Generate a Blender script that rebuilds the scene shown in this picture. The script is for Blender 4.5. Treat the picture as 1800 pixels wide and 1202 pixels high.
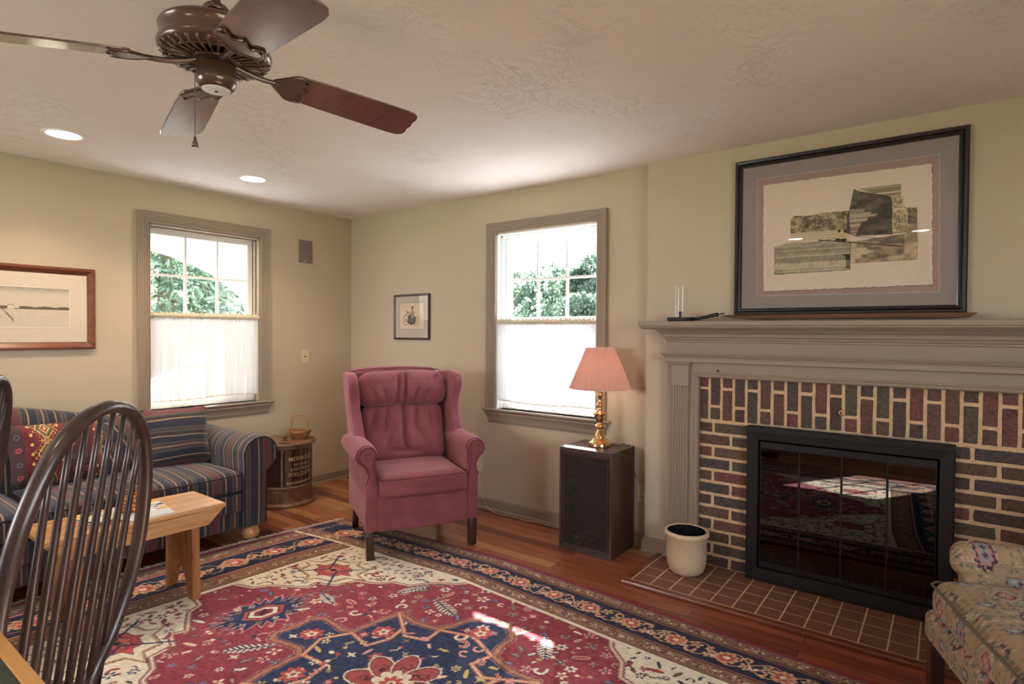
import bpy, math, random
import numpy as np
from mathutils import Vector, Matrix, noise as mnoise
PI = math.pi
random.seed(7); RNG = np.random.RandomState(7)
for o in list(bpy.data.objects): bpy.data.objects.remove(o, do_unlink=True)
SC = bpy.context.scene
COL = SC.collection

# ------------------------------------------------------------------ camera
cam_d = bpy.data.cameras.new('camera'); cam = bpy.data.objects.new('camera', cam_d); COL.objects.link(cam)
cam_d.sensor_fit = 'HORIZONTAL'; cam_d.sensor_width = 36.0; cam_d.lens = 36.0 * 1021.0 / 1800.0
cam_d.clip_start = 0.02; cam_d.clip_end = 300
_yaw, _pit, _rol = math.radians(36.889), math.radians(-0.968), math.radians(0.360)
_f = Vector((-math.sin(_yaw)*math.cos(_pit), math.cos(_yaw)*math.cos(_pit), math.sin(_pit)))
_r = _f.cross(Vector((0, 0, 1))).normalized(); _u = _r.cross(_f)
_R = math.cos(_rol)*_r + math.sin(_rol)*_u; _U = -math.sin(_rol)*_r + math.cos(_rol)*_u
_m = Matrix((_R, _U, -_f)).transposed().to_4x4(); _m.translation = Vector((4.548, -3.506, 1.380))
cam.matrix_world = _m
SC.camera = cam

# ------------------------------------------------------------------ world, sun, fill lamps, exposure
SC.view_settings.view_transform = 'Standard'; SC.view_settings.look = 'None'
SC.view_settings.gamma = 1.0; SC.view_settings.use_curve_mapping = False
SC.view_settings.exposure = 0.38
SC.render.use_compositing = False
try:
    SC.cycles.use_denoising = True; SC.cycles.denoiser = 'OPENIMAGEDENOISE'
    SC.cycles.max_bounces = 10; SC.cycles.diffuse_bounces = 6; SC.cycles.glossy_bounces = 5
    SC.cycles.transparent_max_bounces = 16; SC.cycles.transmission_bounces = 8
    SC.cycles.sample_clamp_indirect = 6.0; SC.cycles.caustics_reflective = False; SC.cycles.caustics_refractive = False
except Exception: pass
world = bpy.data.worlds.new('sky'); SC.world = world; world.use_nodes = True
wn = world.node_tree.nodes; wl = world.node_tree.links
bg = wn['Background']
tcw = wn.new('ShaderNodeTexCoord'); sepw = wn.new('ShaderNodeSeparateXYZ'); rw = wn.new('ShaderNodeValToRGB')
wl.new(tcw.outputs['Generated'], sepw.inputs[0]); wl.new(sepw.outputs['Z'], rw.inputs[0]); wl.new(rw.outputs[0], bg.inputs['Color'])
rw.color_ramp.elements[0].position = 0.0; rw.color_ramp.elements[0].color = (0.98, 0.98, 0.96, 1)
rw.color_ramp.elements[1].position = 0.7; rw.color_ramp.elements[1].color = (0.62, 0.78, 1.0, 1)
bg.inputs['Strength'].default_value = 9.0

def light(name, kind, loc, energy, color=(1, 1, 1), size=None, size_y=None, direction=None, **kw):
    d = bpy.data.lights.new(name, kind); d.energy = energy; d.color = color
    if kind == 'AREA':
        d.shape = 'RECTANGLE' if size_y else 'DISK'; d.size = size
        if size_y: d.size_y = size_y
    elif kind == 'SUN': d.angle = size
    elif size is not None: d.shadow_soft_size = size
    for k, v in kw.items(): setattr(d, k, v)
    o = bpy.data.objects.new(name, d); COL.objects.link(o); o.location = loc
    if direction is not None: o.rotation_euler = Vector(direction).to_track_quat('-Z', 'Y').to_euler()
    return o
SUN_DIR = (1.75, -2.9, -1.75)
light('sun', 'SUN', (0, 8, 8), 80.0, (1.0, 0.95, 0.86), size=math.radians(0.6), direction=SUN_DIR)
# added fill lamps at unseen openings behind and beside the camera
light('rear_fill', 'AREA', (.95, -5.95, 1.55), 29, (0.93, 0.96, 1.0), size=1.5, size_y=1.2, direction=(0.25, 1, 0.8))
light('side_fill', 'AREA', (6.62, -3.2, 1.5), 2.5, (1.0, 0.94, 0.88), size=1.9, size_y=1.2, direction=(-1, 0, 0.35))

# ------------------------------------------------------------------ materials
def lin(c):
    c = np.asarray(c, float) / 255.0
    return np.where(c <= 0.04045, c / 12.92, ((c + 0.055) / 1.055) ** 2.4)
def L3(r, g, b, k=1.0):
    v = lin((r, g, b)) * k
    return (float(v[0]), float(v[1]), float(v[2]), 1.0)
class NT:
    def __init__(s, name):
        s.m = bpy.data.materials.new(name); s.m.use_nodes = True
        s.n = s.m.node_tree.nodes; s.l = s.m.node_tree.links; s.b = s.n['Principled BSDF']; s.out = s.n['Material Output']
    def new(s, t, **kw):
        n = s.n.new(t)
        for k, v in kw.items():
            if hasattr(n, k): setattr(n, k, v)
            else: n.inputs[k].default_value = v
        return n
    def link(s, a, b): s.l.new(a, b)
    def set(s, **kw):
        for k, v in kw.items(): s.b.inputs[k.replace('_', ' ')].default_value = v
    def coord(s, kind='Object', scale=(1, 1, 1), rot=(0, 0, 0)):
        t = s.new('ShaderNodeTexCoord'); mp = s.new('ShaderNodeMapping')
        mp.inputs['Scale'].default_value = scale; mp.inputs['Rotation'].default_value = rot
        s.link(t.outputs[kind], mp.inputs[0]); return mp.outputs[0]
    def ramp(s, fac, stops, interp='LINEAR'):
        r = s.new('ShaderNodeValToRGB'); r.color_ramp.interpolation = interp
        e = r.color_ramp.elements
        while len(e) < len(stops): e.new(0.5)
        for i, (p, c) in enumerate(stops): e[i].position = p; e[i].color = c
        s.link(fac, r.inputs[0]); return r.outputs[0]
    def bump(s, h, strength=0.3, dist=0.01, normal=None):
        b = s.new('ShaderNodeBump'); b.inputs['Strength'].default_value = strength; b.inputs['Distance'].default_value = dist
        s.link(h, b.inputs['Height'])
        if normal is not None: s.link(normal, b.inputs['Normal'])
        s.link(b.outputs[0], s.b.inputs['Normal']); return b.outputs[0]
    def noise(s, vec, scale=5, detail=4, rough=0.5, dist=0):
        n = s.new('ShaderNodeTexNoise'); n.inputs['Scale'].default_value = scale; n.inputs['Detail'].default_value = detail
        n.inputs['Roughness'].default_value = rough; n.inputs['Distortion'].default_value = dist
        s.link(vec, n.inputs['Vector']); return n.outputs['Fac']
    def mix(s, a, b, fac, mode='MIX'):
        n = s.new('ShaderNodeMix', data_type='RGBA', blend_type=mode)
        for inp, v in ((6, a), (7, b), (0, fac)):
            if hasattr(v, 'links') or hasattr(v, 'is_linked'): s.link(v, n.inputs[inp])
            else: n.inputs[inp].default_value = v
        return n.outputs[2]
    def math(s, op, a, b=0.0, c=0.0):
        n = s.new('ShaderNodeMath', operation=op)
        for i, v in enumerate((a, b, c)):
            if hasattr(v, 'is_linked'): s.link(v, n.inputs[i])
            else: n.inputs[i].default_value = v
        return n.outputs[0]
def plain(name, col, rough=0.5, metal=0.0, vary=0.06, scale=14, bump=0.0, bscale=80, spec=0.5, coat=0.0):
    t = NT(name); v = t.coord()
    n = t.noise(v, scale, 4)
    c0 = tuple(x * (1 - vary) for x in col[:3]) + (1,); c1 = tuple(min(1, x * (1 + vary)) for x in col[:3]) + (1,)
    t.link(t.ramp(n, [(0.3, c0), (0.7, c1)]), t.b.inputs['Base Color'])
    t.set(Roughness=rough, Metallic=metal); t.b.inputs['Specular IOR Level'].default_value = spec
    if coat: t.b.inputs['Coat Weight'].default_value = coat; t.b.inputs['Coat Roughness'].default_value = 0.12
    if bump: t.bump(t.noise(v, bscale, 3), bump, 0.004)
    return t.m
def woodmat(name, c_dark, c_mid, c_light, axis=0, rough=0.35, coat=0.2, scale=1.0, bump=0.08):
    t = NT(name); sc = [14*scale, 14*scale, 14*scale]; sc[axis] = 1.1*scale
    v = t.coord('Object', tuple(sc)); n = t.noise(v, 2.2, 6, 0.6, 0.6)
    t.link(t.ramp(n, [(0.28, c_dark), (0.5, c_mid), (0.75, c_light)]), t.b.inputs['Base Color'])
    t.set(Roughness=rough); t.b.inputs['Coat Weight'].default_value = coat; t.b.inputs['Coat Roughness'].default_value = 0.15
    t.bump(t.noise(t.coord('Object', tuple(x*4 for x in sc)), 3, 3), bump, 0.003)
    return t.m
MAT = {}
# wall paint: slight roller texture
def wallmat(name, col):
    t = NT(name); v = t.coord()
    c = t.ramp(t.noise(v, 1.3, 3), [(0.3, tuple(x*0.97 for x in col[:3])+(1,)), (0.7, col)])
    t.link(c, t.b.inputs['Base Color']); t.set(Roughness=0.62)
    t.bump(t.noise(v, 160, 2), 0.12, 0.002); return t.m
MAT['wall'] = wallmat('wall_paint', L3(187, 171, 149))
MAT['trim'] = wallmat('trim_paint', L3(148, 131, 114))
MAT['white'] = plain('white_paint', L3(235, 235, 235), 0.4, vary=0.02)
def ceilmat():
    t = NT('ceiling_plaster'); v = t.coord()
    t.link(t.ramp(t.noise(v, 1.2, 4), [(0.3, L3(236, 223, 219)), (0.7, L3(243, 232, 228))]), t.b.inputs['Base Color'])
    t.set(Roughness=0.75)
    a = t.noise(v, 5, 8, 0.66, 2.2); a = t.ramp(a, [(0.475, (0, 0, 0, 1)), (0.5, (1, 1, 1, 1)), (0.525, (0, 0, 0, 1))])
    b = t.noise(v, 34, 5, 0.6, 0.8); m = t.math('MULTIPLY', a, t.ramp(t.noise(v, 1.7, 4), [(.5, (0, 0, 0, 1)), (.68, (1, 1, 1, 1))]))
    h = t.math('ADD', t.math('MULTIPLY', m, -1.6), t.math('MULTIPLY', b, 0.55))
    t.bump(h, 0.48, 0.006); return t.m
MAT['ceiling'] = ceilmat()
def floormat():
    t = NT('cherry_floor_boards'); v = t.coord('Object')
    br = t.new('ShaderNodeTexBrick'); t.link(v, br.inputs['Vector'])
    br.inputs['Scale'].default_value = 1.0; br.inputs['Brick Width'].default_value = 1.35; br.inputs['Row Height'].default_value = 0.083
    br.inputs['Mortar Size'].default_value = 0.0011; br.inputs['Bias'].default_value = 0.0
    br.inputs['Color1'].default_value = (0, 0, 0, 1); br.inputs['Color2'].default_value = (1, 1, 1, 1); br.inputs['Mortar'].default_value = (0.5, 0.5, 0.5, 1)
    br.offset = 0.37; br.offset_frequency = 3
    col = t.ramp(br.outputs['Color'], [(0.0, L3(122, 66, 48)), (0.3, L3(150, 84, 60)), (0.55, L3(166, 98, 70)), (0.80, L3(178, 114, 82)), (0.92, L3(188, 134, 94))])
    g = t.noise(t.coord('Object', (1.6, 26, 1)), 2.4, 6, 0.62, 0.8)
    col = t.mix(col, t.ramp(g, [(0.25, (0.45, 0.4, 0.36, 1)), (0.75, (1.15, 1.12, 1.08, 1))]), 0.75, 'MULTIPLY')
    col = t.mix(col, L3(50, 24, 18), br.outputs['Fac'])
    t.link(col, t.b.inputs['Base Color']); t.set(Roughness=0.27); t.b.inputs['Coat Weight'].default_value = 0.25
    t.bump(t.math('ADD', t.math('MULTIPLY', br.outputs['Fac'], -1.0), t.math('MULTIPLY', g, 0.12)), 0.35, 0.002); return t.m
MAT['floor'] = floormat()
def attr_mat(name, rough=0.9, bump=0.25, bscale=400, sheen=0.0, k=1.0, spec=0.3, nz=0.12, coat=0.0):
    t = NT(name); a = t.new('ShaderNodeAttribute', attribute_name='Col')
    v = t.coord(); n = t.noise(v, bscale, 2)
    c = t.mix(a.outputs['Color'], t.ramp(n, [(0.3, (1-nz, 1-nz, 1-nz, 1)), (0.7, (1+nz, 1+nz, 1+nz, 1))]), 1.0, 'MULTIPLY')
    t.link(c, t.b.inputs['Base Color']); t.set(Roughness=rough); t.b.inputs['Specular IOR Level'].default_value = spec
    if sheen: t.b.inputs['Sheen Weight'].default_value = sheen
    if bump: t.bump(n, bump, 0.002)
    if coat: t.b.inputs['Coat Weight'].default_value = coat
    return t.m
MAT['pile'] = attr_mat('woven_wool_pile', 0.95, 0.5, 420, 0.1, spec=0.15)
MAT['kilim'] = attr_mat('kilim_tapestry', 0.95, 0.5, 500, 0.1, spec=0.15)
MAT['print'] = attr_mat('printed_paper', 0.8, 0.0, 60, nz=0.03)
def stripemat():
    t = NT('striped_sofa_fabric'); u = t.new('ShaderNodeUVMap'); s = t.new('ShaderNodeSeparateXYZ'); t.link(u.outputs[0], s.inputs[0])
    f = t.math('FRACT', t.math('MULTIPLY', s.outputs['X'], 1/0.36))
    navy, char, slate, mar, tan, plum, grn = L3(52, 55, 68), L3(62, 58, 60), L3(82, 83, 90), L3(102, 60, 64), L3(150, 126, 104), L3(77, 63, 66), L3(84, 84, 80)
    st = [(0.0, navy), (.10, tan), (.125, char), (.19, grn), (.215, mar), (.33, grn), (.355, char), (.42, tan), (.445, navy), (.55, slate), (.57, plum),
          (.62, tan), (.64, plum), (.68, slate), (.70, navy), (.79, tan), (.81, char), (.87, grn), (.90, plum), (.93, grn), (.955, navy)]
    c = t.ramp(f, st, 'CONSTANT')
    v = t.coord(); n = t.noise(v, 260, 2); n2 = t.noise(v, 7, 3)
    c = t.mix(c, t.ramp(n, [(0.3, (.78, .78, .78, 1)), (.7, (1.2, 1.2, 1.2, 1))]), 1.0, 'MULTIPLY')
    t.link(c, t.b.inputs['Base Color']); t.set(Roughness=0.92); t.b.inputs['Specular IOR Level'].default_value = 0.15
    t.b.inputs['Sheen Weight'].default_value = 0.15
    t.bump(t.math('ADD', t.math('MULTIPLY', n, .25), n2), 0.35, 0.01); return t.m
MAT['stripe'] = stripemat()
def dotmat():
    t = NT('rose_dotted_upholstery'); u = t.new('ShaderNodeUVMap'); s = t.new('ShaderNodeSeparateXYZ'); t.link(u.outputs[0], s.inputs[0])
    P = 0.030
    def dots(off):
        a = t.math('SUBTRACT', t.math('FRACT', t.math('ADD', t.math('MULTIPLY', s.outputs['X'], 1/P), off)), 0.5)
        b = t.math('SUBTRACT', t.math('FRACT', t.math('ADD', t.math('MULTIPLY', s.outputs['Y'], 1/P), off)), 0.5)
        return t.math('LESS_THAN', t.math('ADD', t.math('MULTIPLY', a, a), t.math('MULTIPLY', b, b)), 0.0055)
    d = t.math('MAXIMUM', dots(0.0), dots(0.5))
    v = t.coord(); n = t.noise(v, 300, 2); n2 = t.noise(v, 6, 4)
    base = t.ramp(n2, [(0.3, L3(120, 64, 74)), (0.7, L3(142, 80, 90))])
    c = t.mix(base, L3(188, 134, 130), t.math('MULTIPLY', d, .6))
    c = t.mix(c, t.ramp(n, [(0.3, (.86, .86, .86, 1)), (.7, (1.12, 1.12, 1.12, 1))]), 1.0, 'MULTIPLY')
    t.link(c, t.b.inputs['Base Color']); t.set(Roughness=0.85); t.b.inputs['Specular IOR Level'].default_value = 0.2
    t.b.inputs['Sheen Weight'].default_value = 0.35; t.b.inputs['Sheen Tint'].default_value = (0.9, 0.6, 0.65, 1)
    t.bump(t.math('ADD', t.math('MULTIPLY', n, .2), t.noise(v, 14, 4)), 0.3, 0.008); return t.m
MAT['rose'] = dotmat()
MAT['rose_cord'] = plain('rose_welt_cord', L3(108, 46, 58), 0.8)
MAT['navy_cord'] = plain('navy_welt_cord', L3(34, 34, 46), 0.8)
MAT['darkwood'] = woodmat('dark_mahogany', L3(40, 22, 18), L3(58, 32, 26), L3(78, 44, 34), 2, 0.3, 0.4)
MAT['windsor'] = woodmat('dark_windsor_wood', L3(40, 29, 29), L3(56, 42, 41), L3(74, 54, 50), 2, 0.36, 0.3, 0.6, 0.04)
MAT['pine'] = woodmat('old_pine', L3(156, 104, 62), L3(196, 146, 96), L3(214, 172, 124), 1, 0.45, 0.15)
MAT['pine_leg'] = woodmat('old_pine_upright', L3(128, 80, 46), L3(166, 112, 68), L3(190, 138, 90), 2, 0.5, 0.1)
MAT['oak'] = woodmat('brown_oak', L3(78, 52, 36), L3(112, 80, 56), L3(136, 102, 74), 0, 0.45, 0.15)
MAT['maple'] = woodmat('golden_maple', L3(176, 124, 66), L3(206, 152, 88), L3(220, 170, 108), 0, 0.35, 0.3)
MAT['cherryframe'] = woodmat('cherry_frame', L3(84, 42, 30), L3(112, 60, 42), L3(136, 76, 52), 1, 0.35, 0.3)
MAT['hearthwood'] = woodmat('hearth_cherry', L3(92, 48, 32), L3(118, 66, 44), L3(140, 84, 56), 0, 0.3, 0.3)
MAT['fanblade_brown'] = woodmat('walnut_fan_blade', L3(84, 52, 46), L3(102, 62, 54), L3(116, 74, 66), 0, 0.3, 1.0, 1.2)
MAT['bronze'] = plain('brown_enamel_metal', L3(96, 70, 60), 0.28, 0.35, 0.05, coat=0.5)
MAT['blackframe'] = plain('black_lacquer_frame', L3(28, 24, 26), 0.3, coat=0.3)
MAT['blackmetal'] = plain('black_fire_metal', L3(25, 22, 24), 0.55, 0.1, 0.1, spec=0.35)
MAT['brass'] = plain('polished_brass', L3(224, 190, 140), 0.18, 1.0, 0.04)
MAT['stoneware'] = plain('beige_stoneware', L3(214, 190, 160), 0.38, 0.0, 0.06, 40, 0.1, 60, coat=0.2)
MAT['ivory'] = plain('ivory_plastic', L3(206, 192, 160), 0.4, vary=0.02)
MAT['dark'] = plain('dark_slot', L3(22, 20, 20), 0.7)
MAT['linen'] = plain('linen_string', L3(214, 204, 186), 0.9, bump=0.3, bscale=300)
MAT['wicker'] = plain('brown_wicker', L3(158, 116, 76), 0.7, vary=0.2, scale=60, bump=0.6, bscale=90)
MAT['grille'] = plain('grey_speaker_cloth', L3(120, 106, 98), 0.9, bump=0.4, bscale=500)
MAT['ebony'] = plain('black_iron', L3(46, 48, 48), 0.4, 0.3)
def glassmat(name, tint=(1, 1, 1, 1), refl=1.0, rough=0.0):
    t = NT(name); tr = t.new('ShaderNodeBsdfTransparent'); tr.inputs[0].default_value = tint
    gl = t.new('ShaderNodeBsdfGlossy'); gl.inputs['Roughness'].default_value = rough
    fr = t.new('ShaderNodeFresnel'); fr.inputs['IOR'].default_value = 1.45; gm = t.new('ShaderNodeNewGeometry')
    mx = t.new('ShaderNodeMixShader'); t.link(t.math('MULTIPLY', t.math('MULTIPLY', fr.outputs[0], refl), t.math('SUBTRACT', 1.0, gm.outputs['Backfacing'])), mx.inputs[0])
    t.link(tr.outputs[0], mx.inputs[1]); t.link(gl.outputs[0], mx.inputs[2]); t.link(mx.outputs[0], t.out.inputs['Surface']); return t.m
MAT['pane'] = glassmat('window_glass', (.97, .98, .98, 1))
MAT['picglass'] = glassmat('picture_glass', (.98, .98, .98, 1), 1.15)
MAT['chimney'] = glassmat('lamp_chimney_glass', (.99, 1, .99, 1), 1.0)
MAT['fireglass'] = glassmat('smoked_fireplace_glass', (.09, .08, .08, 1), 1.9, 0.004)
MAT['casefront'] = glassmat('showcase_glass', (.9, .88, .85, 1), 1.0)
def clothmat():
    t = NT('sheer_white_curtain'); tr = t.new('ShaderNodeBsdfTranslucent'); tr.inputs[0].default_value = (.62, .63, .66, 1)
    df = t.new('ShaderNodeBsdfDiffuse'); df.inputs[0].default_value = (.80, .79, .80, 1)
    tp = t.new('ShaderNodeBsdfTransparent'); v = t.coord('Object', (1, 1, 1)); n = t.noise(v, 500, 1)
    m1 = t.new('ShaderNodeMixShader'); m1.inputs[0].default_value = 0.15; t.link(df.outputs[0], m1.inputs[1]); t.link(tr.outputs[0], m1.inputs[2])
    m2 = t.new('ShaderNodeMixShader'); t.link(t.math('MULTIPLY', n, 0.03), m2.inputs[0]); t.link(m1.outputs[0], m2.inputs[1]); t.link(tp.outputs[0], m2.inputs[2])
    t.link(m2.outputs[0], t.out.inputs['Surface']); return t.m
MAT['curtain'] = clothmat()
def shademat():
    t = NT('pleated_pink_shade'); tr = t.new('ShaderNodeBsdfTranslucent'); tr.inputs[0].default_value = L3(246, 178, 164)
    df = t.new('ShaderNodeBsdfDiffuse'); df.inputs[0].default_value = L3(206, 172, 160)
    m1 = t.new('ShaderNodeMixShader'); m1.inputs[0].default_value = 0.22; t.link(df.outputs[0], m1.inputs[1]); t.link(tr.outputs[0], m1.inputs[2])
    t.link(m1.outputs[0], t.out.inputs['Surface']); return t.m
MAT['shade'] = shademat()
def emis(name, col, s):
    t = NT(name); e = t.new('ShaderNodeEmission'); e.inputs[0].default_value = col; e.inputs[1].default_value = s
    t.link(e.outputs[0], t.out.inputs['Surface']); return t.m
MAT['soft_bulb'] = emis('shaded_lamp_bulb', (1.0, 0.80, 0.60, 1), 8)
MAT['bulb'] = emis('glowing_lamp', (1.0, 0.86, 0.66, 1), 36)
def brickmat():
    t = NT('wire_cut_brick'); g = t.new('ShaderNodeNewGeometry'); r = g.outputs['Random Per Island']
    c = t.ramp(r, [(0.0, L3(88, 72, 68)), (0.2, L3(106, 78, 68)), (0.38, L3(92, 85, 73)), (0.48, L3(118, 78, 70)), (0.64, L3(86, 76, 74)), (0.76, L3(110, 84, 72)), (0.92, L3(122, 78, 71))], 'CONSTANT')
    v = t.coord(); vo = t.new('ShaderNodeTexVoronoi', feature='DISTANCE_TO_EDGE'); vo.inputs['Scale'].default_value = 34
    dv = t.new('ShaderNodeVectorMath', operation='ADD'); nn = t.new('ShaderNodeTexNoise'); nn.inputs['Scale'].default_value = 30
    t.link(v, nn.inputs['Vector']); sc = t.new('ShaderNodeVectorMath', operation='SCALE'); sc.inputs['Scale'].default_value = 0.02
    t.link(nn.outputs['Color'], sc.inputs[0]); t.link(v, dv.inputs[0]); t.link(sc.outputs[0], dv.inputs[1]); t.link(dv.outputs[0], vo.inputs['Vector'])
    cr = t.ramp(vo.outputs['Distance'], [(0.0, (.35, .32, .3, 1)), (0.07, (1, 1, 1, 1))])
    c = t.mix(c, cr, 0.8, 'MULTIPLY'); n = t.noise(v, 55, 5)
    c = t.mix(c, t.ramp(n, [(0.3, (.58, .56, .55, 1)), (0.72, (.98, .95, .92, 1))]), 1.0, 'MULTIPLY')
    t.link(c, t.b.inputs['Base Color']); t.set(Roughness=0.8)
    t.bump(t.math('ADD', vo.outputs['Distance'], t.math('MULTIPLY', n, .5)), 0.6, 0.006); return t.m
MAT['brick'] = brickmat()
MAT['mortar'] = plain('sandy_mortar', L3(208, 176, 140), 0.95, vary=0.12, scale=60, bump=0.8, bscale=150)
MAT['tile'] = plain('brown_quarry_tile', L3(122, 82, 64), 0.5, vary=0.08, scale=9)
MAT['grout'] = plain('cream_grout', L3(214, 190, 150), 0.85)
MAT['slate'] = plain('green_slate_top', L3(46, 56, 52), 0.35, vary=0.1)
def leafmat(name, c0, c1, scale):
    t = NT(name); v = t.coord(); c = t.ramp(t.noise(v, scale, 4), [(0.3, c0), (0.7, c1)])
    df = t.new('ShaderNodeBsdfDiffuse'); tr = t.new('ShaderNodeBsdfTranslucent'); t.link(c, df.inputs[0]); t.link(c, tr.inputs[0])
    m = t.new('ShaderNodeMixShader'); m.inputs[0].default_value = .5; t.link(df.outputs[0], m.inputs[1]); t.link(tr.outputs[0], m.inputs[2]); t.link(m.outputs[0], t.out.inputs['Surface']); return t.m
MAT['leaf'] = leafmat('green_leaves', L3(54, 68, 60), L3(92, 108, 92), 3)
MAT['needle'] = leafmat('conifer_needles', L3(78, 100, 86), L3(136, 154, 128), 3)
MAT['bark'] = plain('grey_bark', L3(110, 96, 84), 0.9, vary=0.2, bump=0.5)
MAT['grass'] = plain('lawn', L3(134, 143, 112), 0.9, vary=0.2, scale=3)

# ------------------------------------------------------------------ mesh helpers
def link(o): COL.objects.link(o); return o
def tag(o, label=None, cat=None, group=None, kind=None):
    if label: o['label'] = label
    if cat: o['category'] = cat
    if group: o['group'] = group
    if kind: o['kind'] = kind
    return o
def thing(name, label, cat, loc=(0, 0, 0), rotz=0.0, group=None):
    o = bpy.data.objects.new(name, None); o.empty_display_size = 0.1; link(o)
    o.location = loc; o.rotation_euler = (0, 0, rotz); return tag(o, label, cat, group)
def join(parts):
    V, F, k = [], [], 0
    for v, f in parts:
        v = np.asarray(v, float); V.append(v); F += [tuple(i + k for i in q) for q in f]; k += len(v)
    return np.concatenate(V), F
def mk(name, parts, mat, parent=None, smooth=False, uv=None, col=None, bevel=0, world=True, subsurf=0, label=None, auto=None):
    """one mesh object; world=True: vertices are world coordinates even under a moved parent"""
    if isinstance(parts, tuple): parts = [parts]
    V, F = join(parts)
    me = bpy.data.meshes.new(name); me.from_pydata(V.tolist(), [], F); me.update()
    if smooth: me.polygons.foreach_set('use_smooth', [True]*len(F))
    if isinstance(mat, str): mat = MAT[mat]
    me.materials.append(mat)
    if uv is not None:
        lay = me.uv_layers.new(name='UVMap'); li = np.empty(len(me.loops), int); me.loops.foreach_get('vertex_index', li)
        if uv == 'box':
            nrm = np.empty(len(F)*3); me.polygons.foreach_get('normal', nrm); nrm = nrm.reshape(-1, 3)
            ls = np.array([len(f) for f in F]); ax = np.repeat(np.argmax(np.abs(nrm), 1), ls); co = V[li]
            a = np.where(ax == 0, co[:, 1], co[:, 0]); b = np.where(ax == 2, co[:, 1], co[:, 2])
            U = np.stack([a, b], 1)
        else: U = np.asarray(uv(V))[li]
        lay.data.foreach_set('uv', U.astype(np.float32).ravel())
    if col is not None:
        at = me.color_attributes.new('Col', 'FLOAT_COLOR', 'POINT')
        c = np.ones((len(V), 4), np.float32); c[:, :3] = col(V) if callable(col) else col
        at.data.foreach_set('color', c.ravel())
    o = link(bpy.data.objects.new(name, me))
    if parent is not None:
        o.parent = parent
        if world and parent.parent is None: o.matrix_parent_inverse = parent.matrix_basis.inverted()
    if bevel:
        b = o.modifiers.new('bevel', 'BEVEL'); b.width = bevel; b.segments = 2; b.limit_method = 'ANGLE'; b.harden_normals = False
    if subsurf:
        s = o.modifiers.new('sub', 'SUBSURF'); s.levels = subsurf; s.render_levels = subsurf
    if auto is not None:
        me.polygons.foreach_set('use_smooth', [True]*len(F))
        try: me.set_sharp_from_angle(angle=math.radians(auto))
        except Exception: pass
    if label: o['label'] = label
    return o
def box(x0, x1, y0, y1, z0, z1):
    v = [(x, y, z) for z in (z0, z1) for y in (y0, y1) for x in (x0, x1)]
    return np.array(v, float), [(0, 2, 3, 1), (4, 5, 7, 6), (0, 1, 5, 4), (1, 3, 7, 5), (3, 2, 6, 7), (2, 0, 4, 6)]
def cbox(c, s): return box(c[0]-s[0]/2, c[0]+s[0]/2, c[1]-s[1]/2, c[1]+s[1]/2, c[2]-s[2]/2, c[2]+s[2]/2)
def rbox(size, r, seg=3, div=6):
    """rounded box centred on the origin with dense faces"""
    s = np.array(size)/2.0; r = min(r, s.min()*0.999); div = [div]*3 if isinstance(div, int) else div
    ax = []
    for i in range(3):
        a = np.linspace(-(s[i]-r), s[i]-r, div[i]+1); e = [s[i]-r + r*math.tan(PI/4*k/seg) for k in range(1, seg+1)]
        ax.append(np.concatenate([[-x for x in e[::-1]], a, e]))
    V, F, D = [], [], {}
    def vid(p):
        k = tuple(round(q, 6) for q in p)
        if k not in D: D[k] = len(V); V.append(p)
        return D[k]
    for d in range(3):
        a, b = [(1, 2), (2, 0), (0, 1)][d]
        for sg in (-1, 1):
            for i in range(len(ax[a])-1):
                for j in range(len(ax[b])-1):
                    q = []
                    for (ii, jj) in ((i, j), (i+1, j), (i+1, j+1), (i, j+1)):
                        p = [0, 0, 0]; p[d] = sg*s[d]; p[a] = ax[a][ii]; p[b] = ax[b][jj]; q.append(vid(p))
                    F.append(tuple(q) if sg > 0 else tuple(q[::-1]))
    V = np.array(V); inner = np.clip(V, -(s-r), s-r); d = V-inner; n = np.linalg.norm(d, axis=1, keepdims=True)
    return inner + r*d/np.maximum(n, 1e-9), F
def xf(part, loc=(0, 0, 0), rx=0, ry=0, rz=0, scale=None):
    v, f = part; v = np.asarray(v, float)
    if scale is not None: v = v*np.asarray(scale)
    m = (Matrix.Rotation(rz, 3, 'Z') @ Matrix.Rotation(ry, 3, 'Y') @ Matrix.Rotation(rx, 3, 'X'))
    return v @ np.array(m).T + np.asarray(loc), f
def lathe(prof, n=32, c=(0, 0, 0), cap=True):
    V, F = [], []
    for r, z in prof:
        for k in range(n): a = 2*PI*k/n; V.append((c[0]+r*math.cos(a), c[1]+r*math.sin(a), c[2]+z))
    for i in range(len(prof)-1):
        for k in range(n):
            k2 = (k+1) % n; F.append((i*n+k, i*n+k2, (i+1)*n+k2, (i+1)*n+k))
    if cap:
        if prof[0][0] > 1e-6: F.append(tuple(range(n))[::-1])
        if prof[-1][0] > 1e-6: F.append(tuple((len(prof)-1)*n+k for k in range(n)))
    return np.array(V), F
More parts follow.
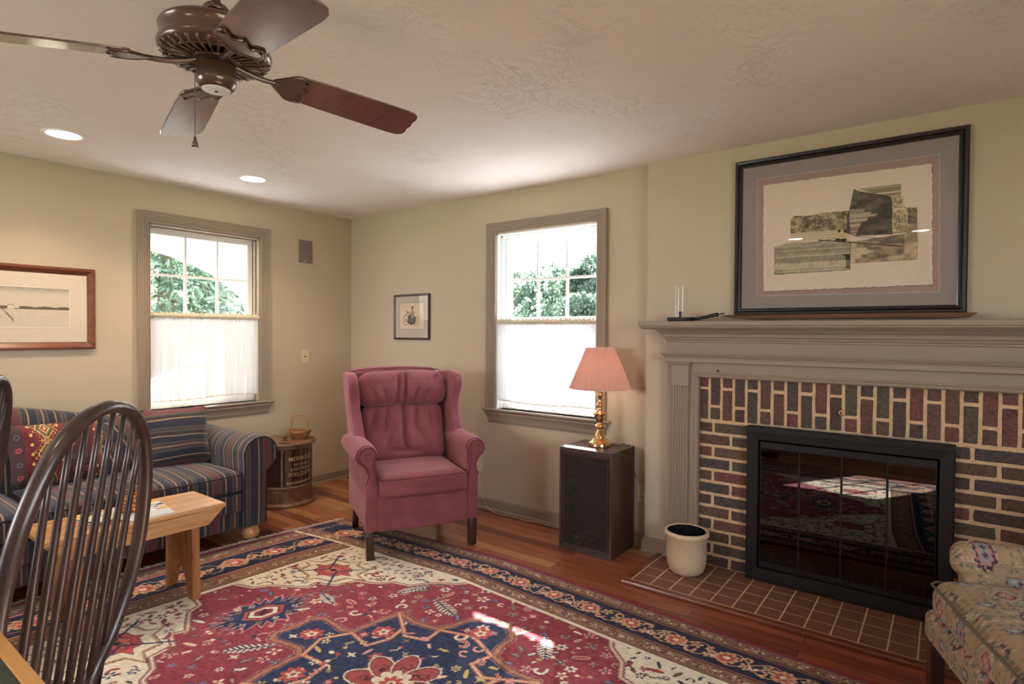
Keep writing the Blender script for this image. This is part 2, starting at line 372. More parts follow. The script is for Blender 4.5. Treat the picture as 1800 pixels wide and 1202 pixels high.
def tube(path, rad, n=8, cap=True, flat=None, closed=False):
    P = np.array(path, float); m = len(P); rad = [rad]*m if np.isscalar(rad) else rad
    V, F = [], []; up = None
    for i in range(m):
        if closed: t = P[(i+1) % m]-P[i-1]
        else: t = P[min(i+1, m-1)]-P[max(i-1, 0)]
        t = t/np.linalg.norm(t)
        if up is None:
            a = np.array([0, 0, 1.0]) if abs(t[2]) < 0.9 else np.array([1.0, 0, 0])
            if flat is not None: a = np.array(flat[0], float)
            up = a
        if flat is not None: up = np.array(flat[0], float)
        s = np.cross(t, up); s /= np.linalg.norm(s); u = np.cross(s, t); up = u
        fu, fs = (1, 1) if flat is None else (flat[1], flat[2])
        for k in range(n):
            a = 2*PI*k/n; V.append(P[i]+rad[i]*(s*math.cos(a)*fs+u*math.sin(a)*fu))
    rng = m if closed else m-1
    for i in range(rng):
        for k in range(n):
            k2 = (k+1) % n; j = (i+1) % m; F.append((i*n+k, i*n+k2, j*n+k2, j*n+k))
    if cap and not closed: F.append(tuple(range(n))[::-1]); F.append(tuple((m-1)*n+k for k in range(n)))
    return np.array(V), F
def prism(poly, z0, z1, fn=None):
    """polygon in (a,b) extruded along the third axis; fn maps (a,b,c)->world"""
    n = len(poly); V = [(a, b, z0) for a, b in poly]+[(a, b, z1) for a, b in poly]
    if fn: V = [fn(*p) for p in V]
    F = [tuple(range(n))[::-1], tuple(range(n, 2*n))]+[(i, (i+1) % n, n+(i+1) % n, n+i) for i in range(n)]
    return np.array(V, float), F
WL = lambda a, b, d: (d, a, b)           # left wall: a=y, b=z, d=depth into room
def WB(a, b, d): return (a, -d, b)       # back wall
def frame(a0, a1, b0, b1, prof, fn, bottom=True):
    """mitred frame, prof = [(offset outward from the rectangle, depth)] closed polygon"""
    cs = [(a0, b0, -1, -1), (a0, b1, -1, 1), (a1, b1, 1, 1), (a1, b0, 1, -1)]; n = len(prof)
    if not bottom: cs[0] = (a0, b0, -1, 0); cs[3] = (a1, b0, 1, 0)
    V = [fn(a+sa*o, b+sb*o, d) for (a, b, sa, sb) in cs for (o, d) in prof]; F = []
    segs = [(0, 1), (1, 2), (2, 3)]+([(3, 0)] if bottom else [])
    for i, j in segs:
        for k in range(n): k2 = (k+1) % n; F.append((i*n+k, j*n+k, j*n+k2, i*n+k2))
    if not bottom: F.append(tuple(range(n))); F.append(tuple(3*n+k for k in range(n))[::-1])
    return np.array(V, float), F
def mould(path, prof):
    """moulding swept along a horizontal path [(x,y,nx,ny)] (n = miter direction outward), prof closed [(out,z)]"""
    n = len(prof); V = [(x+nx*o, y+ny*o, z) for (x, y, nx, ny) in path for (o, z) in prof]; F = []
    for i in range(len(path)-1):
        for k in range(n): k2 = (k+1) % n; F.append((i*n+k, (i+1)*n+k, (i+1)*n+k2, i*n+k2))
    F.append(tuple(range(n))[::-1]); F.append(tuple((len(path)-1)*n+k for k in range(n)))
    return np.array(V, float), F
def boxmould(x0, x1, yb, yf, prof):
    return mould([(x0, yb, -1, 0), (x0, yf, -1, -1), (x1, yf, 1, -1), (x1, yb, 1, 0)], prof)
def smoothstep(a, b, x): t = np.clip((x-a)/(b-a), 0, 1); return t*t*(3-2*t)
def catmull(pts, n=8, closed=False):
    P = np.array(pts, float); m = len(P); out = []
    for i in range(m if closed else m-1):
        p = [P[(i-1) % m] if closed else P[max(i-1, 0)], P[i], P[(i+1) % m], P[(i+2) % m] if closed else P[min(i+2, m-1)]]
        for k in range(n):
            t = k/n; out.append(0.5*((2*p[1])+(-p[0]+p[2])*t+(2*p[0]-5*p[1]+4*p[2]-p[3])*t*t+(-p[0]+3*p[1]-3*p[2]+p[3])*t**3))
    if not closed: out.append(P[-1])
    return np.array(out)
def copy_tree(o, parent=None):
    c = o.copy(); COL.objects.link(c)
    if parent is not None: c.parent = parent
    for ch in [x for x in bpy.data.objects if x.parent == o]: copy_tree(ch, c)
    return c

# ------------------------------------------------------------------ drawing canvas used for woven and printed patterns
class Canvas:
    def __init__(s, w, h, sw, sh, bgc):
        s.w, s.h, s.sw, s.sh = w, h, sw, sh      # size in metres, samples
        s.a = np.zeros((sh, sw, 3)); s.a[:] = bgc
        s.x = (np.arange(sw))/(sw-1)*w; s.y = (np.arange(sh))/(sh-1)*h
    def win(s, x0, x1, y0, y1):
        i0 = max(0, int(x0/s.w*(s.sw-1))-1); i1 = min(s.sw, int(x1/s.w*(s.sw-1))+3); j0 = max(0, int(y0/s.h*(s.sh-1))-1); j1 = min(s.sh, int(y1/s.h*(s.sh-1))+3)
        if i0 >= i1 or j0 >= j1: return None
        X, Y = np.meshgrid(s.x[i0:i1], s.y[j0:j1]); return X, Y, s.a[j0:j1, i0:i1]
    def put(s, sub, m, c, al=1.0): sub[m] = sub[m]*(1-al)+np.array(c, float)*al
    def rect(s, x0, x1, y0, y1, c, al=1.0):
        q = s.win(x0, x1, y0, y1)
        if q: X, Y, A = q; s.put(A, (X >= x0) & (X <= x1) & (Y >= y0) & (Y <= y1), c, al)
    def poly(s, pts, c, al=1.0):
        P = np.array(pts, float); q = s.win(P[:, 0].min(), P[:, 0].max(), P[:, 1].min(), P[:, 1].max())
        if not q: return
        X, Y, A = q; m = np.zeros(X.shape, bool); n = len(P)
        for i in range(n):
            (xa, ya), (xb, yb) = P[i], P[(i+1) % n]
            if ya == yb: continue
            m ^= ((ya > Y) != (yb > Y)) & (X < (xb-xa)*(Y-ya)/(yb-ya)+xa)
        s.put(A, m, c, al)
    def ell(s, cx, cy, rx, ry, c, al=1.0, ang=0, ring=None):
        R = max(rx, ry); q = s.win(cx-R, cx+R, cy-R, cy+R)
        if not q: return
        X, Y, A = q; ca, sa = math.cos(ang), math.sin(ang); u = (X-cx)*ca+(Y-cy)*sa; v = -(X-cx)*sa+(Y-cy)*ca
        d = (u/rx)**2+(v/ry)**2; m = d <= 1
        if ring: m &= d >= ring
        s.put(A, m, c, al)
    def line(s, pts, wd, c, al=1.0):
        for (xa, ya), (xb, yb) in zip(pts[:-1], pts[1:]):
            q = s.win(min(xa, xb)-wd, max(xa, xb)+wd, min(ya, yb)-wd, max(ya, yb)+wd)
            if not q: continue
            X, Y, A = q; dx, dy = xb-xa, yb-ya; L = dx*dx+dy*dy+1e-12; t = np.clip(((X-xa)*dx+(Y-ya)*dy)/L, 0, 1)
            s.put(A, (X-xa-t*dx)**2+(Y-ya-t*dy)**2 <= (wd/2)**2, c, al)
    def mesh(s, fn):
        """grid of vertices, fn(X,Y)->(x,y,z) arrays"""
        X, Y = np.meshgrid(s.x, s.y); V = np.stack(fn(X, Y), -1).reshape(-1, 3)
        i = np.arange(s.sh-1)[:, None]*s.sw+np.arange(s.sw-1)[None]; F = np.stack([i, i+1, i+1+s.sw, i+s.sw], -1).reshape(-1, 4)
        return V, F.tolist()
    def colors(s): return lin(np.clip(s.a, 0, 255).reshape(-1, 3))
    def sample(s, U, V):
        i = (np.mod(U/s.w, 1)*(s.sw-1)).astype(int); j = (np.mod(V/s.h, 1)*(s.sh-1)).astype(int); return lin(np.clip(s.a[j, i], 0, 255))
def fnoise(sh, sw, seed=0, base=8, octv=5):
    r = np.random.RandomState(seed); out = np.zeros((sh, sw)); amp = 1; tot = 0
    for o in range(octv):
        n = base*2**o; g = r.rand(n+2, n+2); yy = np.linspace(0, n, sh, endpoint=False); xx = np.linspace(0, n, sw, endpoint=False)
        j = yy.astype(int); i = xx.astype(int); fy = (yy-j)[:, None]; fx = (xx-i)[None]
        fy = fy*fy*(3-2*fy); fx = fx*fx*(3-2*fx)
        v = (g[j][:, i]*(1-fy)*(1-fx)+g[j][:, i+1]*(1-fy)*fx+g[j+1][:, i]*fy*(1-fx)+g[j+1][:, i+1]*fy*fx)
        out += v*amp; tot += amp; amp *= .55
    return out/tot

# ------------------------------------------------------------------ the room shell
H = 2.44; XR = 6.4; YF = -5.8
def panels(a0, a1, b0, b1, holes, fn, d0, d1):
    A = sorted({a0, a1}|{h[0] for h in holes}|{h[1] for h in holes}); B = sorted({b0, b1}|{h[2] for h in holes}|{h[3] for h in holes}); out = []
    for i in range(len(A)-1):
        for j in range(len(B)-1):
            ca, cb = (A[i]+A[i+1])/2, (B[j]+B[j+1])/2
            if any(h[0] < ca < h[1] and h[2] < cb < h[3] for h in holes): continue
            v, f = box(A[i], A[i+1], B[j], B[j+1], d0, d1); out.append((np.array([fn(*p) for p in v]), f))
    return out
W1 = (-1.752, -0.914, 0.800, 2.142); W2 = (1.764, 2.640, 0.790, 2.134)
def struct(name, parts, mat, parent=None, **kw):
    o = mk(name, parts, mat, parent, **kw)
    if parent is None: o['kind'] = 'structure'
    return o
struct('floor', [box(-0.2, XR+.2, YF-.2, 0.2, -0.12, 0.0)], 'floor')
struct('ceiling', [box(-0.2, XR+.2, YF-.2, 0.2, H, H+.14)], 'ceiling')
struct('wall_left', panels(YF-.2, 0.0, 0, H, [W1], WL, -0.2, 0.0), 'wall')
FB = (3.648, 4.592, 0.0, 0.864)
struct('wall_back', panels(-0.2, XR+.2, 0, H, [W2, FB], WB, -0.2, 0.0), 'wall')
struct('wall_chimney', panels(3.03, 5.21, 0, H, [FB], WB, 0.0005, 0.075), 'wall')
struct('wall_right', panels(YF-.2, 0.0, 0, H, [(-4.2, -2.2, .85, 2.15)], lambda a, b, d: (XR-d, a, b), -0.2, 0.0), 'wall')  # unseen opening made for the added side fill lamp
struct('wall_front', panels(0, XR, 0, H, [(.2, 1.7, .9, 2.1)], lambda a, b, d: (a, YF+d, b), -0.2, 0.0), 'wall')  # unseen opening made for the added rear fill lamp
tag(mk('bounce_slab', [box(-3.2, -.2, -5, 3.0, -.62, -.55), box(-.2, 6.5, .2, 5.0, -.62, -.55)], 'white'), kind='structure')  # pale slab added outside to bounce light up onto the ceiling
# baseboards with a small cap and a quarter-round shoe
def bprof(h=.088, t=.014): return [(0, 0), (t+.008, 0), (t+.008, .008), (t+.004, .014), (t, .016), (t, h-.014), (t-.006, h-.006), (.004, h), (0, h)]
def run(p, q, nx, ny): return mould([(p[0], p[1], nx, ny), (q[0], q[1], nx, ny)], bprof())
struct('baseboard_left', [run((0, YF), (0, 0), 1, 0)], 'trim')
struct('baseboard_back', [run((0.014, 0), (3.03, 0), 0, -1)], 'trim')
struct('baseboard_chimney', [mould([(3.03, 0, -1, 0), (3.03, -.075, -1, -1), (3.189, -.075, 0, -1)], [(o, z*1.12) for o, z in bprof()])], 'trim')
struct('baseboard_right', [run((XR, YF), (XR, 0), -1, 0)], 'trim')
struct('baseboard_chimney', [run((5.21, -.075), (5.052, -.075), 0, -1)], 'trim')

def reeded(w=.078, n=5, d=.017):
    p = [(0, 0), (0, d*.75)]; s = w/n
    for i in range(n):
        o = i*s; p += [(o+s*.14, d*.55+.004*i), (o+s*.26, d*.95+.0035*i), (o+s*.86, d*.95+.0035*i)]
    return p+[(w, d+.004*n-.004), (w, 0)]
def window(num, R, fn, name_side):
    a0, a1, b0, b1 = R; T = lambda x: np.array([fn(*p) for p in x])
    B = lambda x0, x1, y0, y1, z0, z1: (lambda vf: (T(vf[0]), vf[1]))(box(x0, x1, y0, y1, z0, z1))
    root = link(bpy.data.objects.new('window_%d' % num, None)); root['kind'] = 'structure'
    root.location = fn((a0+a1)/2, b0, 0)
    mk('casing', [frame(a0, a1, b0, b1, reeded(), fn, bottom=False)], 'trim', root)
    j = .012
    mk('jamb', [B(a0-.001, a0+j, b0, b1, -.198, -.001), B(a1-j, a1+.001, b0, b1, -.198, -.001), B(a0, a1, b1-j, b1+.001, -.198, -.001),
                B(a0+j, a0+j+.014, b0, b1-j, -.055, -.040), B(a1-j-.014, a1-j, b0, b1-j, -.055, -.040), B(a0+j, a1-j, b1-j-.014, b1-j, -.055, -.040)], 'white' if num == 2 else 'ivory_trim', root)
    # stool and apron
    P = lambda o, z: (o, z)
    def mm(x0, x1, prof):
        v, f = boxmould(x0, x1, 0.0, 0.0, prof); v = np.array([fn(p[0], p[2], -p[1]) for p in v]); return v, f
    mk('window_sill', [mm(a0-.078+.0, a1+.078, [(0, b0-.022), (.016, b0-.022), (.030, b0-.019), (.036, b0-.010), (.034, b0-.002), (.030, b0), (0, b0)]),
                       B(a0, a1, b0-.022, b0, -.19, .0)], 'trim', root)
    mk('apron', [mm(a0-.075+.014, a1+.075-.014, [(0, b0-.112), (.004, b0-.112), (.006, b0-.098), (.010, b0-.094), (.012, b0-.075), (.014, b0-.066), (.020, b0-.050), (.028, b0-.038), (.030, b0-.023), (0, b0-.023)])], 'trim', root)
    c0, c1 = a0+j+.002, a1-j-.002; mid = (b0+b1)/2+.01; top = b1-j-.004
    def sash(nm, z0, z1, d0, d1, rail):
        s = .042; parts = [B(c0, c0+s, z0, z1, d0, d1), B(c1-s, c1, z0, z1, d0, d1), B(c0+s, c1-s, z0, z0+rail, d0, d1), B(c0+s, c1-s, z1-.045, z1, d0, d1)]
        sh = mk(nm, parts, 'white', root, bevel=.003)
        mun = []; x0, x1, y0, y1 = c0+s, c1-s, z0+rail, z1-.045; dm = (d0+d1)/2
        for k in (1, 2): x = x0+(x1-x0)*k/3; mun.append(B(x-.009, x+.009, y0, y1, dm-.009, dm+.011))
        y = (y0+y1)/2; mun.append(B(x0, x1, y-.009, y+.009, dm-.008, dm+.010))
        mk('muntins', mun, 'white', sh, world=False)
        mk('glass', [B(x0-.004, x1+.004, y0-.004, y1+.004, dm-.003, dm+.001)], 'pane', sh, world=False)
    sash('upper_sash', mid-.022, top, -.135, -.100, .036)
    sash('lower_sash', b0+.002, mid+.022, -.098, -.062, .07)
    return root
MAT['ivory_trim'] = MAT['trim']
window(1, W1, WL, 'left'); window(2, W2, WB, 'back')

# ------------------------------------------------------------------ cafe curtains
def curtain(R, fn, label, rodlabel, seed, ztop):
    a0, a1, b0, b1 = R; a0 += .004; a1 -= .004; r = random.Random(seed); w = a1-a0
    root = thing('cafe_curtain', label, 'curtain', fn((a0+a1)/2, ztop, -.012), group=None)
    ph = [(r.uniform(5, 8), r.uniform(0, 6)), (r.uniform(10, 14), r.uniform(0, 6)), (r.uniform(18, 24), r.uniform(0, 6)), (r.uniform(30, 38), r.uniform(0, 6))]
    am = (.30, .35, .22, .10)
    def fold(s, t):
        v = 0
        for (f, p), a in zip(ph, am): v = v+a*np.sin(2*PI*f*(s+.018*t*np.sin(9*s+p))+p)
        return v
    zb = b0+.068; nx, nz = 260, 40; s, t = np.meshgrid(np.linspace(0, 1, nx), np.linspace(0, 1, nz))
    def surf(s, t, z):
        f = fold(s, t); d = -.014+.019*f*(.40+.60*t)+.004*np.sin(2*PI*47*s)*(1-t)
        a = a0+w*(s+.006*np.cos(2*PI*7*s+1)*t); return a, d, z
    z = ztop-(ztop-zb)*t+.006*np.sin(7*s+seed)*t
    a, d, z = surf(s, t, z)
    def grid(a, d, z):
        V = np.array([fn(x, y, q) for x, y, q in zip(a.ravel(), z.ravel(), d.ravel())]); h, w_ = a.shape
        i = np.arange(h-1)[:, None]*w_+np.arange(w_-1)[None]; return V, np.stack([i, i+1, i+1+w_, i+w_], -1).reshape(-1, 4).tolist()
    mk('cloth', [grid(a, d, z)], 'curtain', root, smooth=True)
    # gathered heading with a small ruffle above the rod
    s2, t2 = np.meshgrid(np.linspace(0, 1, 520), np.linspace(0, 2*PI, 11))
    rr = .0125+.0040*np.sin(2*PI*75*s2+np.sin(31*s2)*2)+.002*np.sin(2*PI*131*s2)
    hd = grid(a0+w*s2, -.012+rr*np.cos(t2), ztop+.004+rr*1.25*np.sin(t2))
    s3, t3 = np.meshgrid(np.linspace(0, 1, 520), np.linspace(0, 1, 4))
    rf = grid(a0+w*s3, -.012+.009*np.sin(2*PI*62*s3+2*np.sin(17*s3))*t3, ztop+.012+t3*(.016+.005*np.sin(2*PI*23*s3)))
    mk('heading', [hd, rf], 'linen', root, smooth=True)
    # hem band and knotted fringe
    s4, t4 = np.meshgrid(np.linspace(0, 1, nx), np.linspace(0, 1, 2)); a4, d4, z4 = surf(s4, 1+0*t4, zb+.006*np.sin(7*s4+seed)-.009*t4)
    mk('hem', [grid(a4, d4+.0015, z4)], 'linen', root, smooth=True)
    st = []; n = 150
    for k in range(n):
        sk = (k+.5)/n; aa, dd, zz = surf(np.array([sk]), np.array([1.0]), np.array([zb])); aa, dd = float(aa[0]), float(dd[0]); z0 = zb+.006*math.sin(7*sk+seed)-.006
        L = (z0-b0-.004)*r.uniform(.86, 1.0); q = r.uniform(-.003, .003); e = (w/n)*(1 if k % 2 else -1)*.45
        P = [fn(aa, z0, dd), fn(aa+e, z0-.016, dd+q), fn(aa+e+q, z0-L*.6, dd+q), fn(aa+e+q*2, z0-L, dd+q*.5)]
        st.append(tube(P, .0009, 3, False))
    o = mk('fringe', st, 'linen', root); o['kind'] = 'stuff'
    rod = mk('curtain_rod', [tube([fn(a0-.002, ztop+.004, -.012), fn(a1+.002, ztop+.004, -.012)], .0045, 10)], 'brass'); tag(rod, rodlabel, 'curtain rod')
curtain(W1, WL, 'white cafe curtain with fringed hem on the window above the sofa', 'thin brass rod carrying the curtain above the sofa', 3, 1.482)
curtain(W2, WB, 'sunlit white cafe curtain with fringed hem on the window beside the lamp', 'thin brass rod carrying the sunlit curtain by the lamp', 8, 1.452)

# ------------------------------------------------------------------ outdoors
tag(mk('lawn', [box(-40, 40, -25, 60, -.75, -.6)], 'grass'), kind='structure')
def foliage(n, fn, size, seed, needle=False):
    r = np.random.RandomState(seed); V, F = [], []; 
    for i in range(n):
        c, d = fn(r); L = size*r.uniform(.5, 1.3); wd = L*(.12 if needle else .42)
        t = np.array(d)+r.normal(0, .55, 3); t /= np.linalg.norm(t); s = np.cross(t, r.normal(0, 1, 3)); s /= np.linalg.norm(s)+1e-9; u = np.cross(s, t)*wd*.3
        k = len(V); p = np.array(c); V += [p, p+t*L*.5+s*wd+u, p+t*L, p+t*L*.5-s*wd+u]; F += [(k, k+1, k+2, k+3)]
    return np.array(V), F
def tree(name, label, x, y, h, rad, n, seed, z0=-.6, mat='leaf', size=.12, cone=False, low=.12):
    root = thing(name, label, 'tree', (x, y, z0), group=None); r0 = np.random.RandomState(seed)
    bl = [(np.array([x+r0.normal(0, rad*.45), y+r0.normal(0, rad*.45), z0+h*r0.uniform(.25, .92)]), rad*r0.uniform(.25, .5)) for _ in range(26)]
    def fn(r):
        if cone:
            t = r.uniform(low, 1)**1.0; az = r.uniform(0, 2*PI); tier = (t*13) % 1; R = rad*(1-t)**.8*(.35+.65*r.uniform(0, 1)**.5)
            return (x+R*math.cos(az), y+R*math.sin(az), z0+h*t-R*.28+.02*tier), (math.cos(az), math.sin(az), -.35)
        b, q = bl[r.randint(len(bl))]; d = r.normal(0, 1, 3); d /= np.linalg.norm(d)
        return b+d*q*r.uniform(.55, 1)**.6, d
    f = mk('foliage', [foliage(n, fn, size, seed, cone)], mat, root); f['kind'] = 'stuff'
    br = [tube([(x, y, z0), (x+.03, y, z0+h*.5), (x, y+.02, z0+h*(.95 if cone else .7))], [rad*.07, rad*.05, rad*.012], 8)]
    for k in range(26):
        az = r0.uniform(0, 2*PI); t = r0.uniform(.12, .85); R = rad*(1-t)**.8 if cone else rad*.6
        br.append(tube([(x, y, z0+h*t), (x+R*.9*math.cos(az), y+R*.9*math.sin(az), z0+h*t+(-R*.2 if cone else R*.5))], [.03, .008], 5))
    mk('trunk', br, 'bark', root)
tree('conifer', 'large drooping green conifer filling the window above the sofa', -6.2, .9, 5.6, 2.6, 26000, 5, mat='needle', size=.24, cone=True, low=.05)
tree('leafy_tree', 'taller loose leafy tree at the right of the sunlit window', -3.95, 12.2, 4.35, 1.15, 12000, 11, size=.13)
tree('leafy_tree', 'dense rounded tree in the middle of the sunlit window', -8.3, 16.5, 4.2, 2.0, 14000, 12, size=.17)
tree('shrub', 'low pale shrub at the left of the sunlit window', -5.4, 9.6, 2.7, 1.1, 9000, 13, size=.11)
tree('shrub', 'bushy shrub low behind the curtain rod of the sunlit window', -2.55, 8.9, 3.0, 1.0, 8000, 17, size=.11)
# porch: arched white beam and turned-out post seen through the left window
_hf = [(.383, 1.50), (.375, 1.617), (.294, 1.814), (.114, 1.944), (-.07, 2.068), (-.416, 2.203), (-.75, 2.275), (-1.2, 2.31)]
ar = [(-4.2, 2.9), (-4.2, 1.5)]+[(-2.4-a, b) for a, b in _hf]+[(a, b) for a, b in _hf[::-1][1:]]+[(1.4, 1.5), (1.4, 2.9)]
porch = thing('porch', 'white porch with an arched beam and square post outside the left window', 'porch', (-2.6, -.3, -.6))
mk('arched_beam', [prism(ar, -2.62, -2.48, lambda a, b, c: (c, a, b))], 'white', porch)
mk('soffit', [box(-2.62, -.35, -4.2, 1.4, 2.9, 2.98)], 'white', porch)
mk('post', [box(-2.64, -2.46, .39, .56, -.45, 1.5), box(-2.68, -2.42, .37, .60, 1.36, 1.42), box(-2.68, -2.42, .36, .60, -.45, -.30)], 'white', porch, bevel=.006)
mk('deck', [box(-2.8, -.3, -4.2, 1.4, -.6, -.45)], 'white', porch)
gar = thing('garage', 'white garden building with a paned door beyond the porch', 'building', (-5.5, 4.6, -.6))
mk('wall', [box(-6.2, -4.2, 3.4, 6.0, -.6, 1.75)], 'white', gar)
mk('roof', [prism([(-6.4, 1.75), (-4.0, 1.75), (-5.2, 2.3)], 3.3, 6.1, lambda a, b, c: (a, c, b))], 'bark', gar)
dr = mk('door', [box(-5.4, -4.6, 3.34, 3.40, -.55, 1.45)], 'white', gar); mk('glass', [box(-5.3+.24*i, -5.1+.24*i, 3.33, 3.345, .3+.32*j, .56+.32*j) for i in range(3) for j in range(3)], 'pane', dr, world=False)

# ------------------------------------------------------------------ fireplace surround
TR = MAT['trim']; fx0, fx1, cx = 3.189, 5.051, 4.12
fp = thing('fireplace_surround', 'taupe painted mantelpiece with fluted pilasters around dark brick', 'fireplace', (cx, -.075, 0))
mk('mantel_shelf', [boxmould(fx0+.01, fx1-.01, -.075, -.15, [(-.02, 1.449), (.128, 1.449), (.132, 1.446), (.132, 1.424), (.126, 1.420), (.126, 1.414), (.118, 1.409), (.108, 1.404), (.108, 1.4025), (-.02, 1.4025)])], TR, fp)
mk('crown_moulding', [boxmould(fx0+.01, fx1-.01, -.075, -.15, [(0, 1.402), (.052, 1.402), (.055, 1.396), (.046, 1.386), (.030, 1.376), (.026, 1.366), (.026, 1.360), (.016, 1.352), (.014, 1.344), (.006, 1.338), (.006, 1.330), (0, 1.326)])], TR, fp)
mk('frieze', [box(fx0, fx1, -.15, -.0755, 1.21, 1.3275)], TR, fp, bevel=.002)
mk('frieze_moulding', [boxmould(fx0+.005, fx1-.005, -.075, -.15, [(0, 1.262), (.026, 1.262), (.028, 1.257), (.022, 1.252), (.018, 1.244), (.010, 1.240), (.009, 1.234), (.012, 1.231), (.012, 1.212), (.002, 1.209), (0, 1.209)])], TR, fp)
mk('backing_board', [box(fx0, 3.376, -.13, -.0755, 0, 1.21), box(4.862, fx1, -.13, -.0755, 0, 1.21), box(3.376, 4.862, -.13, -.0755, 1.128, 1.21)], TR, fp)
mk('opening_bead', [frame(3.376, 4.862, 0.02, 1.128, [(-.006, .085), (-.006, .122), (.002, .132), (.010, .134), (.014, .131), (.018, .136), (.024, .136), (.026, .130), (.026, .085)], WB, bottom=False)], TR, fp)
for px0 in (3.228, 4.912):
    pl = mk('pilaster', [box(px0, px0+.1, -.146, -.130, .12, 1.076)], TR, fp)
    fl = []
    for k in range(6):
        x = px0+.004+k*.0162; fl.append(prism([(x+.0065+.0065*math.cos(a), -.146-.0065*math.sin(a)) for a in np.linspace(0, PI, 7)], .12, 1.07))
    mk('fluting', fl, TR, pl, world=False, smooth=False)
    mk('capital', [box(px0-.003, px0+.103, -.152, -.130, 1.070, 1.186), boxmould(px0, px0+.1, -.13, -.15, [(0, 1.186), (.004, 1.186), (.006, 1.192), (.014, 1.202), (.016, 1.210), (0, 1.210)]), box(px0-.005, px0+.105, -.155, -.13, 1.070, 1.077)], TR, pl, world=False)
    mk('plinth', [box(px0-.006, px0+.106, -.158, -.130, 0, .118), box(px0-.002, px0+.102, -.152, -.13, .118, .126)], TR, pl, world=False, bevel=.002)
# brick facing, one brick box each, on a mortar bed
def mkbrick(x0, x1, z0, z1, y=-.0875):
    r = random; v, f = rbox((x1-x0-.003, .016, z1-z0-.003), .0035, 1, 4); c = np.array([(x0+x1)/2, y+.003, (z0+z1)/2])
    for i in range(len(v)):
        p = (v[i]+c)*38; q = mnoise.noise_vector(Vector(p)); v[i] += np.array([q[0]*.0022, q[1]*.002, q[2]*.0022])
    return xf((v, f), c)
bk = []; hits = []; z_s = .873
x = 3.372; k = 0; pitch = .0688
while x < 4.862:
    xa, xb = max(x, 3.377), min(x+pitch-.013, 4.861)
    if xb-xa > .012:
        if k % 2 == 0: cuts = [(z_s+.004, 1.052), (1.066, 1.127)]
        else: cuts = [(z_s+.004, .948), (.962, 1.127)]
        for za, zb in cuts: bk.append(mkbrick(xa, xb, za+random.uniform(-.002, .002), zb))
    x += pitch; k += 1
rows = 12; rp = (z_s-.022)/rows
for side in (0, 1):
    for r_ in range(rows):
        z0 = .022+r_*rp; z1 = z0+rp-.014
        if side == 0: segs = [(3.377, 3.452), (3.466, 3.675)] if r_ % 2 else [(3.377, 3.553), (3.567, 3.675)]
        else: segs = [(4.56, 4.640), (4.654, 4.861)] if r_ % 2 else [(4.56, 4.735), (4.750, 4.861)]
        for xa, xb in segs: bk.append(mkbrick(xa, xb, z0, z1))
facing = mk('brick_facing', bk, 'brick', fp, smooth=False)
mb = [xf((lambda v, f: (v, f))(*rbox((1.486, .010, 1.128-z_s), .002, 1, [120, 1, 24])), (4.119, -.0815, (1.128+z_s)/2)),
      xf(rbox((.302, .010, z_s), .002, 1, [26, 1, 70]), (3.376+.151, -.0815, z_s/2)), xf(rbox((.302, .010, z_s), .002, 1, [26, 1, 70]), (4.862-.151, -.0815, z_s/2))]
for v, f in mb:
    for i in range(len(v)):
        q = mnoise.noise(Vector(v[i]*60)); v[i][1] -= abs(q)*.003
mk('mortar_bed', mb, 'mortar', facing, world=False)
fb = thing('firebox', 'dark sooty firebox behind the glass doors', 'firebox', (4.12, .2, 0))
mk('lining', [box(3.65, 4.59, .40, .46, .001, .86), box(3.65, 3.735, -.07, .40, .001, .86), box(4.505, 4.59, -.07, .40, .001, .86), box(3.735, 4.505, -.07, .40, .001, .035), box(3.735, 4.505, -.07, .40, .785, .86)], 'dark', fb)
# black glass-door screen
sc = thing('fireplace_screen', 'black metal fireplace screen with four smoked glass doors', 'fireplace screen', (4.12, -.1, .02))
x0, x1, z0, z1 = 3.660, 4.586, .0205, .868
mk('outer_frame', [frame(x0+.062, x1-.062, z0+.07, z1-.075, [(0, .080), (0, .128), (.004, .140), (.055, .146), (.061, .140), (.061, .080)], WB),
                   box(x0, x1, -.150, -.09, z1-.030, z1), box(x0, x1, -.150, -.09, z0, z0+.02)], 'blackmetal', sc, bevel=.002)
ix0, ix1, iz0, iz1 = x0+.068, x1-.068, z0+.075, z1-.082; wd = (ix1-ix0)/4
for i in range(4):
    a, b = ix0+i*wd+.001, ix0+(i+1)*wd-.001
    gd = mk('glass_door', [box(a, b, -.122, -.117, iz0+.03, iz1-.035)], 'fireglass', sc)
    mk('door_rail', [box(a, b, -.128, -.110, iz1-.035, iz1), box(a, b, -.128, -.110, iz0, iz0+.03), box(a, a+.004, -.124, -.114, iz0, iz1), box(b-.004, b, -.124, -.114, iz0, iz1)]+([box((b-.05) if i == 1 else a+.02, (b-.02) if i == 1 else a+.05, -.134, -.127, iz1-.022, iz1-.014)] if i in (1, 2) else []), 'blackmetal', gd, world=False)
# hook in the brick, nail head above
hk = mk('hook', [tube(catmull([(4.117, -.085, .992), (4.117, -.097, .990), (4.106, -.105, .978), (4.110, -.109, .966), (4.122, -.107, .963), (4.129, -.105, .972), (4.128, -.103, .984)], 6), .0022, 7)], 'brass', smooth=True)
tag(hk, 'small brass ring hook screwed into the brick above the fire screen', 'hook')
nl = mk('nail', [lathe([(0.0, 0), (.006, .002), (.006, .006), (0, .008)], 10), ], 'dark'); nl.rotation_euler = (PI/2, 0, 0); nl.location = (3.495, -.1295, 1.166); tag(nl, 'small dark nail head in the painted board above the brick', 'nail')
